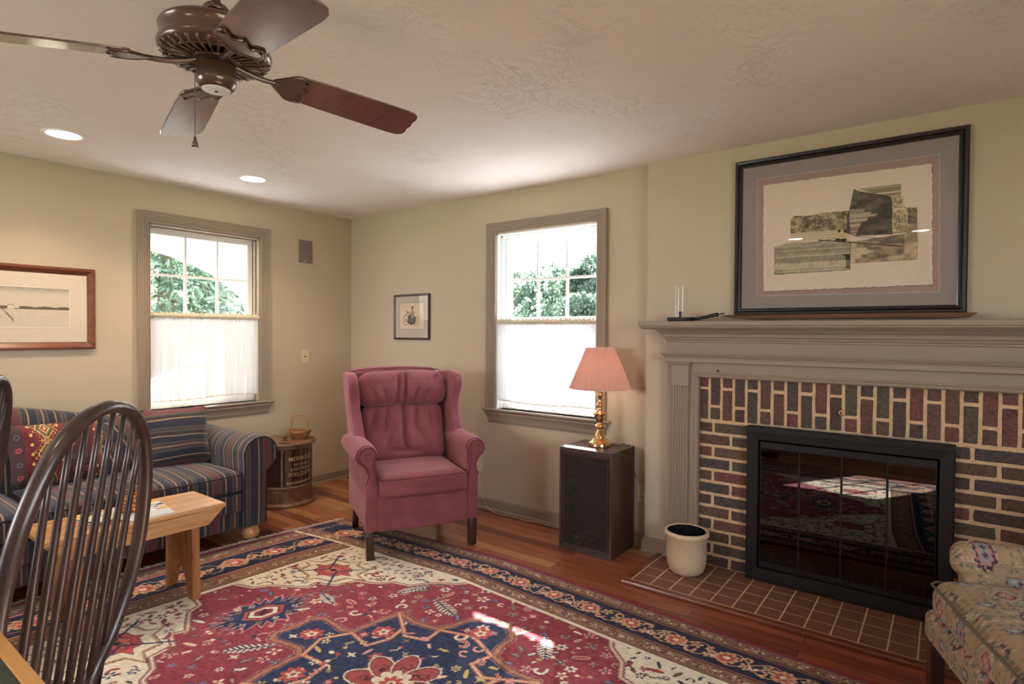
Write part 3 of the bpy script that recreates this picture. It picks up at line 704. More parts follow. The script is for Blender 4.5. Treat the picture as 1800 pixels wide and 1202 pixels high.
# hearth
he = thing('hearth', 'brown tiled hearth with pale grout and a wooden border', 'hearth', (4.12, -.33, 0))
hx0, hx1, hy0, hy1 = 3.135, 5.105, -.600, -.151
mk('grout_bed', [box(hx0+.03, hx1-.03, hy0+.045, -.0765, .001, .0200)], 'grout', he)
ti = []; px_ = .1082; x = 3.168; 
while x < hx1-.04:
    y = -.545; r_ = 0
    for ya, yb in ((-.553, -.450), (-.446, -.343), (-.339, -.236), (-.232, -.1295 if (x < 3.36 or x > 4.85) else -.091)):
        ti.append(box(x+.003, min(x+px_-.003, hx1-.034), ya, yb, .002, .0206))
    x += px_
mk('tile', ti, 'tile', he, bevel=.001)
mk('wood_border', [box(hx0-.012, hx1+.012, hy0-.0, hy0+.046, .0, .021), box(hx0-.012, hx0+.0325, hy0+.046, -.10, 0, .021), box(hx1-.0325, hx1+.012, hy0+.046, -.10, 0, .021)], 'hearthwood', he, bevel=.006)

# ------------------------------------------------------------------ rug
def rug_canvas():
    LX, LY = 3.88, 2.45; C = Canvas(LX, LY, 880, 556, (150, 58, 70)); R = random.Random(4)
    red, red2, navy, cream, tan, coral, rust, pink, dk, olive = (144, 58, 70), (158, 68, 78), (46, 56, 90), (226, 214, 192), (190, 150, 118), (186, 82, 80), (140, 84, 60), (214, 150, 148), (40, 32, 44), (150, 128, 92)
    C.a[:] = red; C.a += (fnoise(556, 880, 3, 12, 4)[..., None]-.5)*26
    cx, cy = LX/2, LY/2
    fx, fy = 0.58, 0.385           # border widths at the short and long sides
    # ---- field figures
    def flower(x, y, r, c1, c2, c3=None, n=6, ang=0):
        for k in range(n): a = ang+2*PI*k/n; C.ell(x+r*.62*math.cos(a), y+r*.62*math.sin(a), r*.36, r*.24, c1, ang=a)
        C.ell(x, y, r*.36, r*.36, c2); C.ell(x, y, r*.16, r*.16, c3 or c1)
    def leaf(x, y, L, a, c, edge=None, wd=.28):
        if edge: C.ell(x, y, L*.5+.004, L*wd*.5+.004, edge, ang=a)
        C.ell(x, y, L*.5, L*wd*.5, c, ang=a)
    def feather(x, y, L, a, c, edge):
        ca, sa = math.cos(a), math.sin(a)
        for k in range(9):
            t = (k/8-.5)*L; w = L*.17*math.sin(PI*(k+.8)/9.6)
            for s in (-1, 1):
                px, py = x+t*ca, y+t*sa; C.line([(px, py), (px+ca*w*.7-s*sa*w, py+sa*w*.7+s*ca*w)], .016, edge); C.line([(px, py), (px+ca*w*.7-s*sa*w, py+sa*w*.7+s*ca*w)], .010, c)
        C.line([(x-ca*L*.55, y-sa*L*.55), (x+ca*L*.55, y+sa*L*.55)], .006, edge)
    def hookm(x, y, r, a, c, edge=None):
        P = [(x+r*(1-t*.55)*math.cos(a+t*4.2), y+r*(1-t*.55)*math.sin(a+t*4.2)) for t in np.linspace(0, 1, 9)]
        if edge: C.line(P, r*.42+.005, edge)
        C.line(P, r*.42, c)
    def bird(x, y, r, a, c, e):
        ca, sa = math.cos(a), math.sin(a); T = lambda u, v: (x+r*(u*ca-v*sa), y+r*(u*sa+v*ca))
        C.poly([T(-1, .1), T(-.3, -.45), T(.5, -.3), T(1, -.7), T(.8, 0), T(1.1, .5), T(.2, .35), T(-.4, .5)], e); C.poly([T(-.8, .1), T(-.25, -.3), T(.45, -.18), T(.8, -.4), T(.65, 0), T(.8, .3), T(.15, .22), T(-.3, .35)], c)
    def scatter(n, test, palette, smin=.014, smax=.034, seed=1, mind=.052):
        r = random.Random(seed); pts = []
        t = 0
        while len(pts) < n and t < n*40:
            t += 1; x, y = r.uniform(fx*.4, LX-fx*.4), r.uniform(fy*.4, LY-fy*.4)
            if not test(x, y) or any((x-a)**2+(y-b)**2 < mind**2 for a, b in pts): continue
            pts.append((x, y)); s = r.uniform(smin, smax); k = r.random(); c1, c2, c3 = r.choice(palette); a = r.uniform(0, 6.28)
            if k < .34: flower(x, y, s, c1, c2, c3, r.choice([4, 5, 6]), a)
            elif k < .52: hookm(x, y, s*.9, a, c1, c2)
            elif k < .66: leaf(x, y, s*2.1, a, c1, c2)
            elif k < .78: bird(x, y, s, a, c1, c2)
            elif k < .9: C.line([(x-s*math.cos(a), y-s*math.sin(a)), (x, y), (x+s*math.cos(a+.9), y+s*math.sin(a+.9))], .007, c2); C.ell(x+s*math.cos(a+.9), y+s*math.sin(a+.9), s*.35, s*.3, c1); C.ell(x-s*math.cos(a), y-s*math.sin(a), s*.4, s*.3, c3)
            else: C.poly([(x-s, y), (x-s*.2, y-s*.3), (x, y-s), (x+s*.2, y-s*.3), (x+s, y), (x+s*.2, y+s*.3), (x, y+s), (x-s*.2, y+s*.3)], c1)
        return pts
    infield = lambda x, y: fx < x < LX-fx and fy < y < LY-fy
    pal_red = [(cream, navy, coral), (tan, navy, cream), (pink, dk, cream), (coral, cream, navy), (cream, coral, tan), (olive, navy, cream), ((120, 130, 160), navy, cream)]
    scatter(760, infield, pal_red, .016, .036, 2, .052)
    for (x, y, L, a) in [(1.62, .66, .20, .25), (2.22, .62, .17, .9), (1.35, .62, .15, 1.9), (2.6, 1.0, .18, 2.2), (1.1, .95, .15, .3)]:
        for (mx, my) in ((x, y), (LX-x, LY-y)): feather(mx, my, L, a, cream, navy)
    # ---- cream corner fields with stepped edge
    prof = [(1.40, .05), (1.36, .10), (1.24, .13), (1.20, .20), (1.12, .245), (1.02, .30), (1.04, .36), (.93, .40), (.90, .50), (.80, .535), (.74, .60), (.64, .62), (.58, .72), (.48, .79), (.43, .86)]
    for sx in (-1, 1):
        for sy in (-1, 1):
            M = lambda p: (cx+sx*p[0], cy+sy*p[1])
            P = [M(p) for p in prof]; C.poly(P+[M((.43, 1.0)), M((1.5, 1.0)), M((1.5, .05))], cream)
            C.line(P, .030, dk); C.line(P, .024, (176, 120, 112)); C.line(P, .007, cream)
            # rust diamond medallion in each corner field
            dx, dy = 1.13, .53; D = lambda u, v: M((dx+u, dy+v))
            for s_, c_ in ((.30, dk), (.29, tan), (.262, cream), (.175, dk), (.165, coral if sx < 0 else (190, 90, 84)), (.10, dk), (.092, (196, 110, 96)), (.03, dk)):
                C.poly([D(-s_*.9, 0), D(-s_*.55, -s_*.12), D(-s_*.5, -s_*.38), D(-s_*.12, -s_*.44), D(0, -s_*.62), D(s_*.12, -s_*.44), D(s_*.5, -s_*.38), D(s_*.55, -s_*.12), D(s_*.9, 0), D(s_*.55, s_*.12), D(s_*.5, s_*.38), D(s_*.12, s_*.44), D(0, s_*.62), D(-s_*.12, s_*.44), D(-s_*.5, s_*.38), D(-s_*.55, s_*.12)], c_)
            for k in (-1, 1): C.line([D(k*.16, -.15), D(k*.03, 0), D(k*.16, .15)], .012, navy); hookm(*D(k*.235, .1), .035, 1+k, (150, 60, 66), None); hookm(*D(k*.235, -.1), .035, 4+k, rust, None)
    def increm(x, y):
        if not infield(x, y): return False
        X, Y = abs(x-cx), abs(y-cy); yb = np.interp(X, [p[0] for p in prof[::-1]], [p[1] for p in prof[::-1]]) if X > .36 else 9
        return Y > yb+.05 and (abs(X-1.13)/.3+abs(Y-.53)/.2) > 1.0
    scatter(330, increm, [((160, 60, 66), dk, navy), (rust, dk, (120, 130, 110)), (navy, cream, coral), ((176, 96, 100), dk, cream), (dk, cream, rust)], .014, .030, 9, .042)
    # ---- navy star figures at each end
    for sx in (-1, 1):
        x0 = cx+sx*.93
        for s_, c_ in ((1.09, pink), (1.0, navy)):
            P = []
            for k in range(44):
                a = 2*PI*k/44; rr = (1.0 if k % 2 else .66)*(1.12 if k % 11 == 0 else 1); P.append((x0+.145*s_*rr*math.cos(a), cy+.245*s_*rr*math.sin(a)+.012*math.cos(7*a)))
            C.poly(P, c_)
        for k in range(12): a = 2*PI*k/12; flower(x0+.095*math.cos(a), cy+.15*math.sin(a), .017, olive if k % 2 else cream, navy, coral, 4)
        for s_, c_ in ((.105, coral), (.085, dk), (.075, cream), (.05, (130, 50, 60))):
            C.poly([(x0-s_*.62, cy-s_*.5), (x0, cy-s_), (x0+s_*.62, cy-s_*.5), (x0+s_*.62, cy+s_*.5), (x0, cy+s_), (x0-s_*.62, cy+s_*.5)], c_)
        bird(x0, cy, .035, 1.2, dk, (130, 50, 60))
    # ---- central medallion
    q = [(.69, 0), (.70, .085), (.66, .13), (.50, .105), (.45, .13), (.44, .30), (.42, .385), (.30, .37), (.17, .40), (.145, .47), (.13, .56), (.06, .62), (0, .625)]
    P = [(cx+a, cy+b) for a, b in q]+[(cx-a, cy+b) for a, b in q[::-1]]+[(cx-a, cy-b) for a, b in q]+[(cx+a, cy-b) for a, b in q[::-1]]
    C.poly(P, navy); PP = P+[P[0]]
    C.line(PP, .046, pink, .55); C.line(PP, .034, dk); C.line(PP, .024, (176, 118, 98))
    for k in range(0, 240):
        a = PP[k*len(P)//240]; 
    for sx in (-1, 1):
        for sy in (-1, 1):
            M = lambda a, b: (cx+sx*a, cy+sy*b)
            for L in ([(.44, .12), (.30, .10), (.27, .20), (.30, .30)], [(.16, .40), (.14, .30), (.24, .26), (.30, .30), (.43, .38)], [(.44, .12), (.50, .0)], [(.16, .40), (.0, .46)]):
                C.line([M(*p) for p in L], .022, (188, 116, 90)); C.line([M(*p) for p in L], .005, cream)
    inmed = lambda x, y: (abs(x-cx) < .40 and abs(y-cy) < .34) or (abs(x-cx) < .64 and abs(y-cy) < .07) or (abs(x-cx) < .09 and abs(y-cy) < .56)
    scatter(120, inmed, [(cream, coral, navy), (olive, cream, coral), (pink, dk, cream), (cream, olive, coral), (coral, cream, navy), ((196, 176, 120), dk, cream)], .018, .036, 12, .055)
    for (dx, dy) in ((.34, .22), (.34, -.22), (-.34, .22), (-.34, -.22), (.57, 0), (-.57, 0), (0, .5), (0, -.5)):
        flower(cx+dx, cy+dy, .055, coral, cream, navy, 8, .3); flower(cx+dx, cy+dy, .03, cream, rust, coral, 5)
    for k in range(8):
        a = 2*PI*k/8+.39; x, y = cx+.125*math.cos(a), cy+.12*math.sin(a)
        C.ell(x, y, .086, .054, cream, ang=a); C.ell(x, y, .079, .047, dk, ang=a); C.ell(x, y, .075, .043, (164, 80, 80), ang=a); hookm(x+.01, y, .022, a, (120, 50, 52), None); hookm(x-.02*math.cos(a), y-.02*math.sin(a), .016, a+3, dk, None)
    flower(cx, cy, .09, cream, olive, coral, 9); flower(cx, cy, .05, coral, cream, rust, 8, .2)
    # ---- borders
    def band(d0, d1, c):     # d in 0..1 across the border
        C.rect(0, LX, fy*d0, fy*d1, c); C.rect(0, LX, LY-fy*d1, LY-fy*d0, c)
        C.rect(fx*d0, fx*d1, fy*d0, LY-fy*d0, c); C.rect(LX-fx*d1, LX-fx*d0, fy*d0, LY-fy*d0, c)
    guard = (134, 100, 78)
    C.rect(0, LX, 0, fy, guard); C.rect(0, LX, LY-fy, LY, guard); C.rect(0, fx, 0, LY, guard); C.rect(LX-fx, LX, 0, LY, guard)
    for d0, d1, c in ((0, .05, (130, 36, 50)), (.05, .065, navy), (.065, .24, guard), (.24, .255, dk), (.255, .275, (196, 120, 104)), (.275, .70, (34, 36, 62)), (.70, .72, (196, 120, 104)), (.72, .735, dk), (.735, .93, guard), (.93, .945, dk), (.945, 1.0, cream)): band(d0, d1, c)
    def sides(fn, step, d):
        n = int((LX-2*fx*.3)/step)
        for k in range(n+1):
            x = fx*d+(LX-2*fx*d)*(k+.5)/(n+1)
            fn(x, fy*d, 0, k); fn(x, LY-fy*d, PI, k)
        n = int((LY-2*fy*d)/step)
        for k in range(n+1):
            y = fy*d+(LY-2*fy*d)*(k+.5)/(n+1); fn(fx*d, y, PI/2, k); fn(LX-fx*d, y, -PI/2, k)
    cols = [(186, 136, 118), (206, 190, 160), (150, 70, 70), (110, 92, 66), (186, 156, 116)]
    def g1(x, y, a, k):
        c = cols[k % 5]; flower(x, y, .018, c, dk if k % 2 else navy, cream, 4, a+.4*k); C.ell(x+.018*math.sin(k*2.1), y+.018*math.cos(k*1.7), .006, .006, (96, 50, 44)); C.ell(x-.02*math.sin(k*1.1), y+.014*math.cos(k*2.7), .005, .005, cream)
    sides(g1, .033, .15); sides(g1, .031, .83)
    def main(x, y, a, k):
        if k % 3 == 0:
            s = 1.2 if abs(math.sin(a)) > .5 else .88
            flower(x, y, .058*s, (206, 156, 126), dk, None, 10, a); flower(x, y, .042*s, (176, 78, 78), cream, rust, 8, .2); C.ell(x, y, .013, .013, cream)
        else:
            flower(x+.01, y+.02*(-1)**k*math.cos(a), .030, (196, 170, 130), (150, 66, 66), cream, 5, a+k); hookm(x-.02*math.sin(a), y-.03*(-1)**k, .026, a+k, (214, 160, 130)); bird(x+.028*math.cos(a)*(-1)**k, y+.03*math.sin(a)+.02, .022, a+.6*k, cream, (150, 70, 66))
    sides(main, .082, .49)
    for t_ in range(2):
        ph = t_*PI
        for (Y0, dr) in ((fy*.49, 1), (LY-fy*.49, 1)):
            xs = np.linspace(fx*.4, LX-fx*.4, 500); C.line([(x, Y0+.052*math.sin(x*2*PI/.29+ph)) for x in xs], .0055, (214, 150, 124) if t_ else (204, 168, 126))
        for X0 in (fx*.49, LX-fx*.49):
            ys = np.linspace(fy*.4, LY-fy*.4, 340); C.line([(X0+.075*math.sin(y*2*PI/.29+ph), y) for y in ys], .0055, (214, 150, 124) if t_ else (204, 168, 126))
    for d in (.15, .83):
        for (Y0) in (fy*d, LY-fy*d): C.line([(x, Y0+.014*math.sin(x*2*PI/.09)) for x in np.linspace(fx*d, LX-fx*d, 700)], .004, (110, 60, 50))
        for X0 in (fx*d, LX-fx*d): C.line([(X0+.02*math.sin(y*2*PI/.09), y) for y in np.linspace(fy*d, LY-fy*d, 460)], .004, (110, 60, 50))
    C.a += (fnoise(556, 880, 8, 220, 2)[..., None]-.5)*34
    return C
RC = rug_canvas()
RXL = lambda v: np.interp(v, [0, .35, .73, 1.9, 2.45], [1.045, .985, .925, .84, .80])
RYR = lambda u: np.interp(u, [0, .35, 1.4, 2.75, 3.9], [-.85, -.80, -.73, -.815, -.85])
def rugpos(U, V, z=.0065):
    sh = U.shape
    x = RXL(V.ravel()).reshape(sh)+U; y = RYR(U.ravel()).reshape(sh)-V; return x, y, z+0*U+.0006*np.sin(9*U+5*V)
V_, F_ = RC.mesh(rugpos); ruo = thing('persian_rug', 'red navy and cream patterned wool rug with pale fringe in the middle of the floor', 'rug', (2.9, -2.0, 0))
F_ = [q[::-1] for q in F_]
mk('pile', [(V_, F_)], 'pile', ruo, col=RC.colors()*1.0)
nb = 120; edge = [(0, t) for t in np.linspace(0, 2.45, nb)]
def strip(uvs):
    out = [];
    for (u, v) in uvs: x, y, z = rugpos(np.array([[u]]), np.array([[v]])); out.append((float(x[0, 0]), float(y[0, 0]), float(z[0, 0])))
    return out
E_ = []
for loop in (strip([(0, t) for t in np.linspace(0, 2.45, 60)]), strip([(t, 0) for t in np.linspace(0, 3.88, 80)]), strip([(3.88, t) for t in np.linspace(0, 2.45, 60)]), strip([(t, 2.45) for t in np.linspace(0, 3.88, 80)])):
    E_.append(tube([(p[0], p[1], .0045) for p in loop], .0042, 6))
mk('bound_edge', E_, plain('red_rug_edge', L3(120, 36, 48), .95), ruo)
fr = []; rf = random.Random(3)
for s_, uu in ((-1, 0), (1, 3.88)):
    for k in range(620):
        v = 2.45*(k+.5)/620; p = strip([(uu, v)])[0]; L = rf.uniform(.035, .07); dy = rf.uniform(-.02, .02)
        fr.append(tube([(p[0], p[1], .005), (p[0]+s_*L*.5, p[1]+dy*.4, .006), (p[0]+s_*L, p[1]+dy, .002)], .0017, 3, False))
fo = mk('fringe', fr, 'linen', ruo); fo['kind'] = 'stuff'

# ------------------------------------------------------------------ sofa
sofa = thing('sofa', 'dark striped camelback sofa with rolled arm under the left window', 'sofa', (.5, -2.6, 0))
ust = lambda ax, off=0.0: (lambda V: np.stack([V[:, ax]+off, V[:, 2]], 1))
AY = -1.425
def armpoly(n=16):
    P = [(AY-.118, .09), (AY-.118, .50)]
    c, r = (AY-.005, .565), .118
    for k in range(n+1): a = PI-(PI*1.28)*k/n; P.append((c[0]+r*math.cos(a), c[1]+r*math.sin(a)))
    P += [(AY+.055, .475), (AY+.035, .44), (AY+.030, .09)]; return P
def sofa_arm(side):
    my = (lambda y: y) if side > 0 else (lambda y: -5.2-y)
    P = [(my(a), b) for a, b in armpoly()]
    n = len(P); secs = [(.06, 1.0, -.02), (.12, 1, 0), (.35, 1, 0), (.6, 1, -.004), (.80, 1, 0), (.885, 1.0, 0), (.905, .985, 0), (.915, .95, 0)]
    cen = np.array([my(AY-.03), .42]); V, F = [], []
    for x, s, dz in secs:
        for (a, b) in P: q = cen+(np.array([a, b])-cen)*s; V.append((x, q[0], max(.088, q[1]+dz)))
    for i in range(len(secs)-1):
        for k in range(n): k2 = (k+1) % n; F.append((i*n+k, i*n+k2, (i+1)*n+k2, (i+1)*n+k))
    F.append(tuple(range(n)))
    a = mk('arm', [(np.array(V), F)], 'stripe', sofa, uv=ust(0, .11), auto=50)
    q = [cen+(np.array(p)-cen)*.955 for p in P]; Fv = [(.915, p[0], p[1]) for p in q]; ce = [(.922, cen[0]+(p[0]-cen[0])*.6, cen[1]+(p[1]-cen[1])*.6) for p in q]
    m = len(q); FF = [(k, (k+1) % m, m+(k+1) % m, m+k) for k in range(m)]+[tuple(range(m, 2*m))]
    mk('arm_front', [(np.array(Fv+ce), FF)], 'stripe', a, uv=ust(1, .05 if side > 0 else .0), world=False, auto=60)
    loop = [(.916, cen[0]+(p[0]-cen[0])*.975, cen[1]+(p[1]-cen[1])*.975) for p in P]
    mk('welt', [tube(loop, .0045, 6)], 'navy_cord', a, world=False, smooth=True)
sofa_arm(1); sofa_arm(-1)
y0, y1 = -5.2-AY+.12, AY-.12
def fold(seed, amp):
    def g(v):
        for i in range(len(v)):
            p = Vector(v[i]*5)+Vector((seed, 0, 0)); q = mnoise.noise_vector(p); v[i] += np.array(q)*amp
        return v
    return g
v, f = rbox((.82, y1-y0, .235), .03, 2, [6, 24, 4]); mk('base', [xf((fold(1, .004)(v), f), (.475, (y0+y1)/2, .2075))], 'stripe', sofa, uv=ust(1, .02), smooth=True)
v, f = rbox((.03, y1-y0-.01, .115), .012, 2, [2, 30, 4]); v[:, 0] += .004*np.sin(v[:, 1]*9)
sk = mk('skirt_panel', [xf((v, f), (.893, (y0+y1)/2, .268))], 'stripe', sofa, uv=ust(1, .02), smooth=True)
mid = -2.6
for (a, b) in ((mid+.004, y1+.004), (y0-.004, mid-.004)):
    L = b-a; v, f = rbox((.68, L, .135), .045, 4, [12, 18, 4])
    X = v[:, 0]/.34; Y_ = v[:, 1]/(L/2); top = v[:, 2] > 0
    v[:, 2] += np.where(top, .030*(1-np.clip(np.abs(X), 0, 1)**3)*(1-np.clip(np.abs(Y_), 0, 1)**4), 0); v = fold(a, .006)(v)
    sc_ = mk('seat_cushion', [xf((v, f), (.575, (a+b)/2, .395))], 'stripe', sofa, uv=ust(1, .02), smooth=True)
    for zz in (.447, .343): mk('welt', [tube([(.25, a+.012, zz), (.90, a+.012, zz), (.913, a+.03, zz), (.915, (a+b)/2, zz+(.004 if zz > .4 else 0)), (.913, b-.03, zz), (.90, b-.012, zz), (.25, b-.012, zz)], .0045, 6)], 'navy_cord', sc_, world=False, smooth=True)
v, f = rbox((.20, 2.28, .60), .07, 4, [4, 30, 10])
hump = lambda y: .17*np.exp(-((y+.08)/.62)**2)
up = np.clip((v[:, 2]+.30)/.6, 0, 1); v[:, 2] += up*(hump(v[:, 1])-.015); v[:, 0] += -.10*up**1.3+.01*np.sin(v[:, 1]*7)*up
mk('backrest', [xf((v, f), (.25, -2.6+.0, .47))], 'stripe', sofa, uv=ust(1, .13), smooth=True)
for y in (-1.47, -3.73):
    for x in (.85, .16): mk('bun_foot', [lathe([(.03, .002), (.048, .012), (.058, .035), (.058, .05), (.048, .075), (.04, .089)], 20, (x, y, 0))], 'pine', sofa, smooth=True)
def pillow(name, label, cat, c, size, mat, uvf=None, colf=None, rz=0, tilt=0, seed=0, group=None, dense=18, roll=0):
    w, h, t = size; v, f = rbox((t, w, h), t*.42, 3 if dense < 50 else 22, [4, dense, dense])
    Y_, Z_ = v[:, 1]/(w/2), v[:, 2]/(h/2); e = np.clip(1-np.abs(Y_)**4, 0, 1)*np.clip(1-np.abs(Z_)**4, 0, 1)
    v0 = v.copy(); v[:, 0] *= .35+.95*e; pin = 1-.05*(1-np.abs(Y_))*np.abs(Z_)**2
    v[:, 2] *= 1-.07*(1-Y_**2); v[:, 1] *= 1-.07*(1-Z_**2)
    for i in range(len(v)):
        q = mnoise.noise_vector(Vector(v0[i]*6)+Vector((seed*3.1, 0, 0))); v[i] += np.array(q)*.012
    U = uvf(v0) if uvf else None; Cc = colf(v0) if colf is not None else None
    V, F = xf((v, f), (0, 0, 0), rx=roll, ry=-tilt); V, F = xf((V, F), (0, 0, 0), rz=rz); zmin = 0
    root = thing(name, label, cat, c, 0, group)
    o = mk('cover', [(V, F)], mat, root, smooth=True, world=False, uv=(lambda _: U) if U is not None else None, col=Cc)
    k = [(math.copysign(1, a)) for a in (1,)]
    loop = [(0, w/2*.93*math.cos(a)*min(1/abs(math.cos(a)+1e-9), 1/abs(math.sin(a)+1e-9)), h/2*.93*math.sin(a)*min(1/abs(math.cos(a)+1e-9), 1/abs(math.sin(a)+1e-9))) for a in np.linspace(0, 2*PI, 60, endpoint=False)]
    lp = []
    for p in loop:
        y_, z_ = p[1]/(w/2), p[2]/(h/2); lp.append((0, p[1]*(1-.07*(1-z_**2))*1.045, p[2]*(1-.07*(1-y_**2))*1.045))
    lv, lf = tube(lp, .005, 6, closed=True); lv, lf = xf((lv, lf), rx=roll, ry=-tilt); lv, lf = xf((lv, lf), rz=rz)
    mk('welt', [(lv, lf)], 'navy_cord', root, smooth=True, world=False); return root
pillow('throw_pillow', 'square striped throw pillow leaning beside the rolled sofa arm under the window', 'pillow', (.40, -1.745, .665), (.43, .40, .15), 'stripe', uvf=lambda v: np.stack([v[:, 2]*.95+.29, v[:, 1]], 1), tilt=.26, rz=-.06, seed=1)
pillow('throw_pillow', 'slumped striped throw pillow seen between the hoop chair spindles', 'pillow', (.34, -2.10, .63), (.36, .36, .14), 'stripe', uvf=lambda v: np.stack([v[:, 1]*.95, v[:, 2]], 1), tilt=.3, rz=.1, roll=.35, seed=2)
# kilim pattern
def kilim_canvas(bgc, cols, seed):
    C = Canvas(.60, .60, 420, 420, bgc); R = random.Random(seed)
    def dia(x, y, s, c, steps=6, asp=1.3):
        for k in range(steps):
            t = k/steps; C.rect(x-s*(1-t), x+s*(1-t), y-s*asp*(t+1/steps), y+s*asp*(t+1/steps), c)
    def hooks(x, y, s, c):
        for sx in (-1, 1):
            for sy in (-1, 1):
                for k in range(4):
                    a, b = x+sx*s*(1.08-.25*k), y+sy*s*(.12+.33*k); C.line([(a, b), (a+sx*.018, b+sy*.01), (a+sx*.018, b+sy*.026), (a+sx*.006, b+sy*.026)], .0042, c)
    def star(x, y, s, c, e):
        for (q, cc) in ((1.0, e), (.78, c)):
            P = [(x+s*q*(1 if k % 2 == 0 else .5)*math.cos(k*PI/8), y+s*q*(1 if k % 2 == 0 else .5)*math.sin(k*PI/8)) for k in range(16)]; C.poly(P, cc)
        C.ell(x, y, s*.22, s*.22, e)
    return C, dia, hooks, star, R
def pillow_kilim():
    C, dia, hooks, star, R = kilim_canvas((104, 44, 48), None, 1)
    gold, olive, dk, rose, grey = (206, 168, 104), (110, 104, 80), (52, 38, 44), (164, 84, 84), (92, 92, 94)
    C.a += (fnoise(420, 420, 2, 10, 3)[..., None]-.5)*24
    C.rect(0, .11, 0, .6, (74, 52, 54)); C.rect(.49, .6, 0, .6, (74, 52, 54))
    for (x, y) in ((.30, .05), (.30, .30), (.30, .55)):
        hooks(x, y, .085, gold); dia(x, y, .088, gold); dia(x, y, .076, dk); dia(x, y, .064, olive); dia(x, y, .045, gold); dia(x, y, .034, (112, 52, 52)); dia(x, y, .016, gold)
    for (x, y) in ((.30, .175), (.30, .425)): dia(x, y, .03, gold, 4); dia(x, y, .02, olive, 4); C.line([(x-.07, y), (x+.07, y)], .005, gold)
    for (x, y) in ((.06, .12), (.06, .37), (.54, .12), (.54, .37)): star(x, y, .045, rose, dk); star(x, y+.12, .045, grey, dk)
    for k in range(7): dia(.17, .04+k*.09, .014, gold, 3); dia(.43, .04+k*.09, .014, gold, 3)
    return C
KP = pillow_kilim()
pillow('kilim_pillow', 'maroon tapestry pillow with gold hooked diamonds on the sofa', 'pillow', (.42, -2.395, .665), (.47, .36, .16), 'kilim', colf=lambda v: KP.sample(v[:, 1]*1.9+.44, v[:, 2]*1.6+.32), tilt=.28, rz=0, seed=3, dense=100)

# ------------------------------------------------------------------ coffee-table bench
bn = thing('wooden_bench', 'low worn pine bench used as coffee table in front of the sofa', 'bench', (1.35, -2.36, .0))
bx0, bx1, by0, by1, bz = 1.165, 1.525, -2.745, -1.975, .478
v, f = rbox((bx1-bx0, by1-by0, .024), .006, 2, [8, 16, 1]); v[:, 2] += .0015*np.sin(v[:, 1]*11)
mk('top', [xf((v, f), ((bx0+bx1)/2, (by0+by1)/2, bz-.012))], 'pine', bn, smooth=False)
for x in (bx1-.030, bx0+.006):
    mk('apron', [prism([(by0+.004, bz-.0245), (by1-.004, bz-.0245), (by1-.085, bz-.100), (by0+.085, bz-.100)], x, x+.024, lambda a, b, c: (c, a, b))], 'pine', bn, bevel=.004)
for y in (-2.115, -2.615):
    n = 14; P = [(1.19, bz-.025), (1.19, .30), (1.175, .007), (1.265, .007)]+[(1.265+.155*k/n-.0, .007+.175*(1-abs(2*k/n-1))**.55+.0) for k in range(1, n)]+[(1.43, .007), (1.505, .007), (1.49, .30), (1.49, bz-.025)]
    P = [(1.20, bz-.025), (1.188, .007), (1.235, .007), (1.262, .07), (1.285, .125), (1.325, .165), (1.347, .195), (1.369, .165), (1.405, .125), (1.43, .07), (1.455, .007), (1.505, .007), (1.493, bz-.025)]
    mk('leg', [prism(P, y-.020, y+.020, lambda a, b, c: (a, c, b))], 'pine_leg', bn, bevel=.003)
# things on the bench
def magazine(name, label, x, y, z, w, h, t, rz, base, seed, curl=.0):
    C = Canvas(w, h, 60, 80, base); R = random.Random(seed)
    for k in range(16): 
        c = (R.choice([(220, 70, 60), (60, 90, 150), (235, 200, 60), (240, 240, 240), (70, 70, 76), (120, 160, 190)])); a, b = R.uniform(0, w), R.uniform(0, h)
        (C.ell(a, b, R.uniform(.008, .03), R.uniform(.006, .02), c) if k % 2 else C.rect(a, a+R.uniform(.02, .06), b, b+R.uniform(.004, .02), c))
    root = thing(name, label, 'magazine', (x, y, z), rz)
    Vg, Fg = C.mesh(lambda X, Y: (X-w/2, Y-h/2, t+curl*((X/w)**2)+0*X)); mk('cover', [(Vg, Fg)], 'print', root, col=C.colors(), world=False)
    v, f = rbox((w-.003, h-.003, t-.0006), .001, 1, [6, 2, 1]); v[:, 2] += curl*((v[:, 0]+w/2)/w)**2*np.where(v[:, 2] > 0, 1, .0)
    mk('pages', [xf((v, f), (0, 0, t/2-.0002))], 'white', root, world=False); return root
magazine('magazine', 'glossy magazine with colourful cover nearest the bench end', 1.37, -2.315, bz+.0005, .215, .275, .009, 1.45, (206, 208, 214), 1)
magazine('magazine', 'dark covered magazine lying at the sofa side of the bench top', 1.30, -2.50, bz+.0005, .20, .12, .006, .25, (70, 70, 76), 5)
pot = thing('covered_pot', 'small cup wrapped in orange tartan among the magazines', 'cup', (1.34, -2.36, bz+.0105))
PC = Canvas(.30, .12, 220, 90, (222, 128, 62))
for k in range(12):
    PC.rect(k*.025, k*.025+.006, 0, .12, (90, 60, 40), .7); PC.rect(k*.025+.012, k*.025+.014, 0, .12, (240, 210, 150), .8)
for k in range(6): PC.rect(0, .3, k*.022, k*.022+.006, (80, 50, 40), .7); PC.rect(0, .3, k*.022+.011, k*.022+.013, (240, 210, 150), .8)
n, m = 72, 30; th = np.linspace(0, 2*PI, n, endpoint=False); zz = np.linspace(0, 1, m)
T_, Z_ = np.meshgrid(th, zz); RR = .040+.010*Z_+.004*np.sin(3*T_+4*Z_)+.002*np.sin(9*T_)
Vp = np.stack([RR*np.cos(T_), RR*np.sin(T_), .095*Z_+.002+.006*np.sin(2*T_)*Z_], -1).reshape(-1, 3); Fp = [(j*n+i, j*n+(i+1) % n, (j+1)*n+(i+1) % n, (j+1)*n+i) for j in range(m-1) for i in range(n)]+[tuple(range(n))[::-1]]
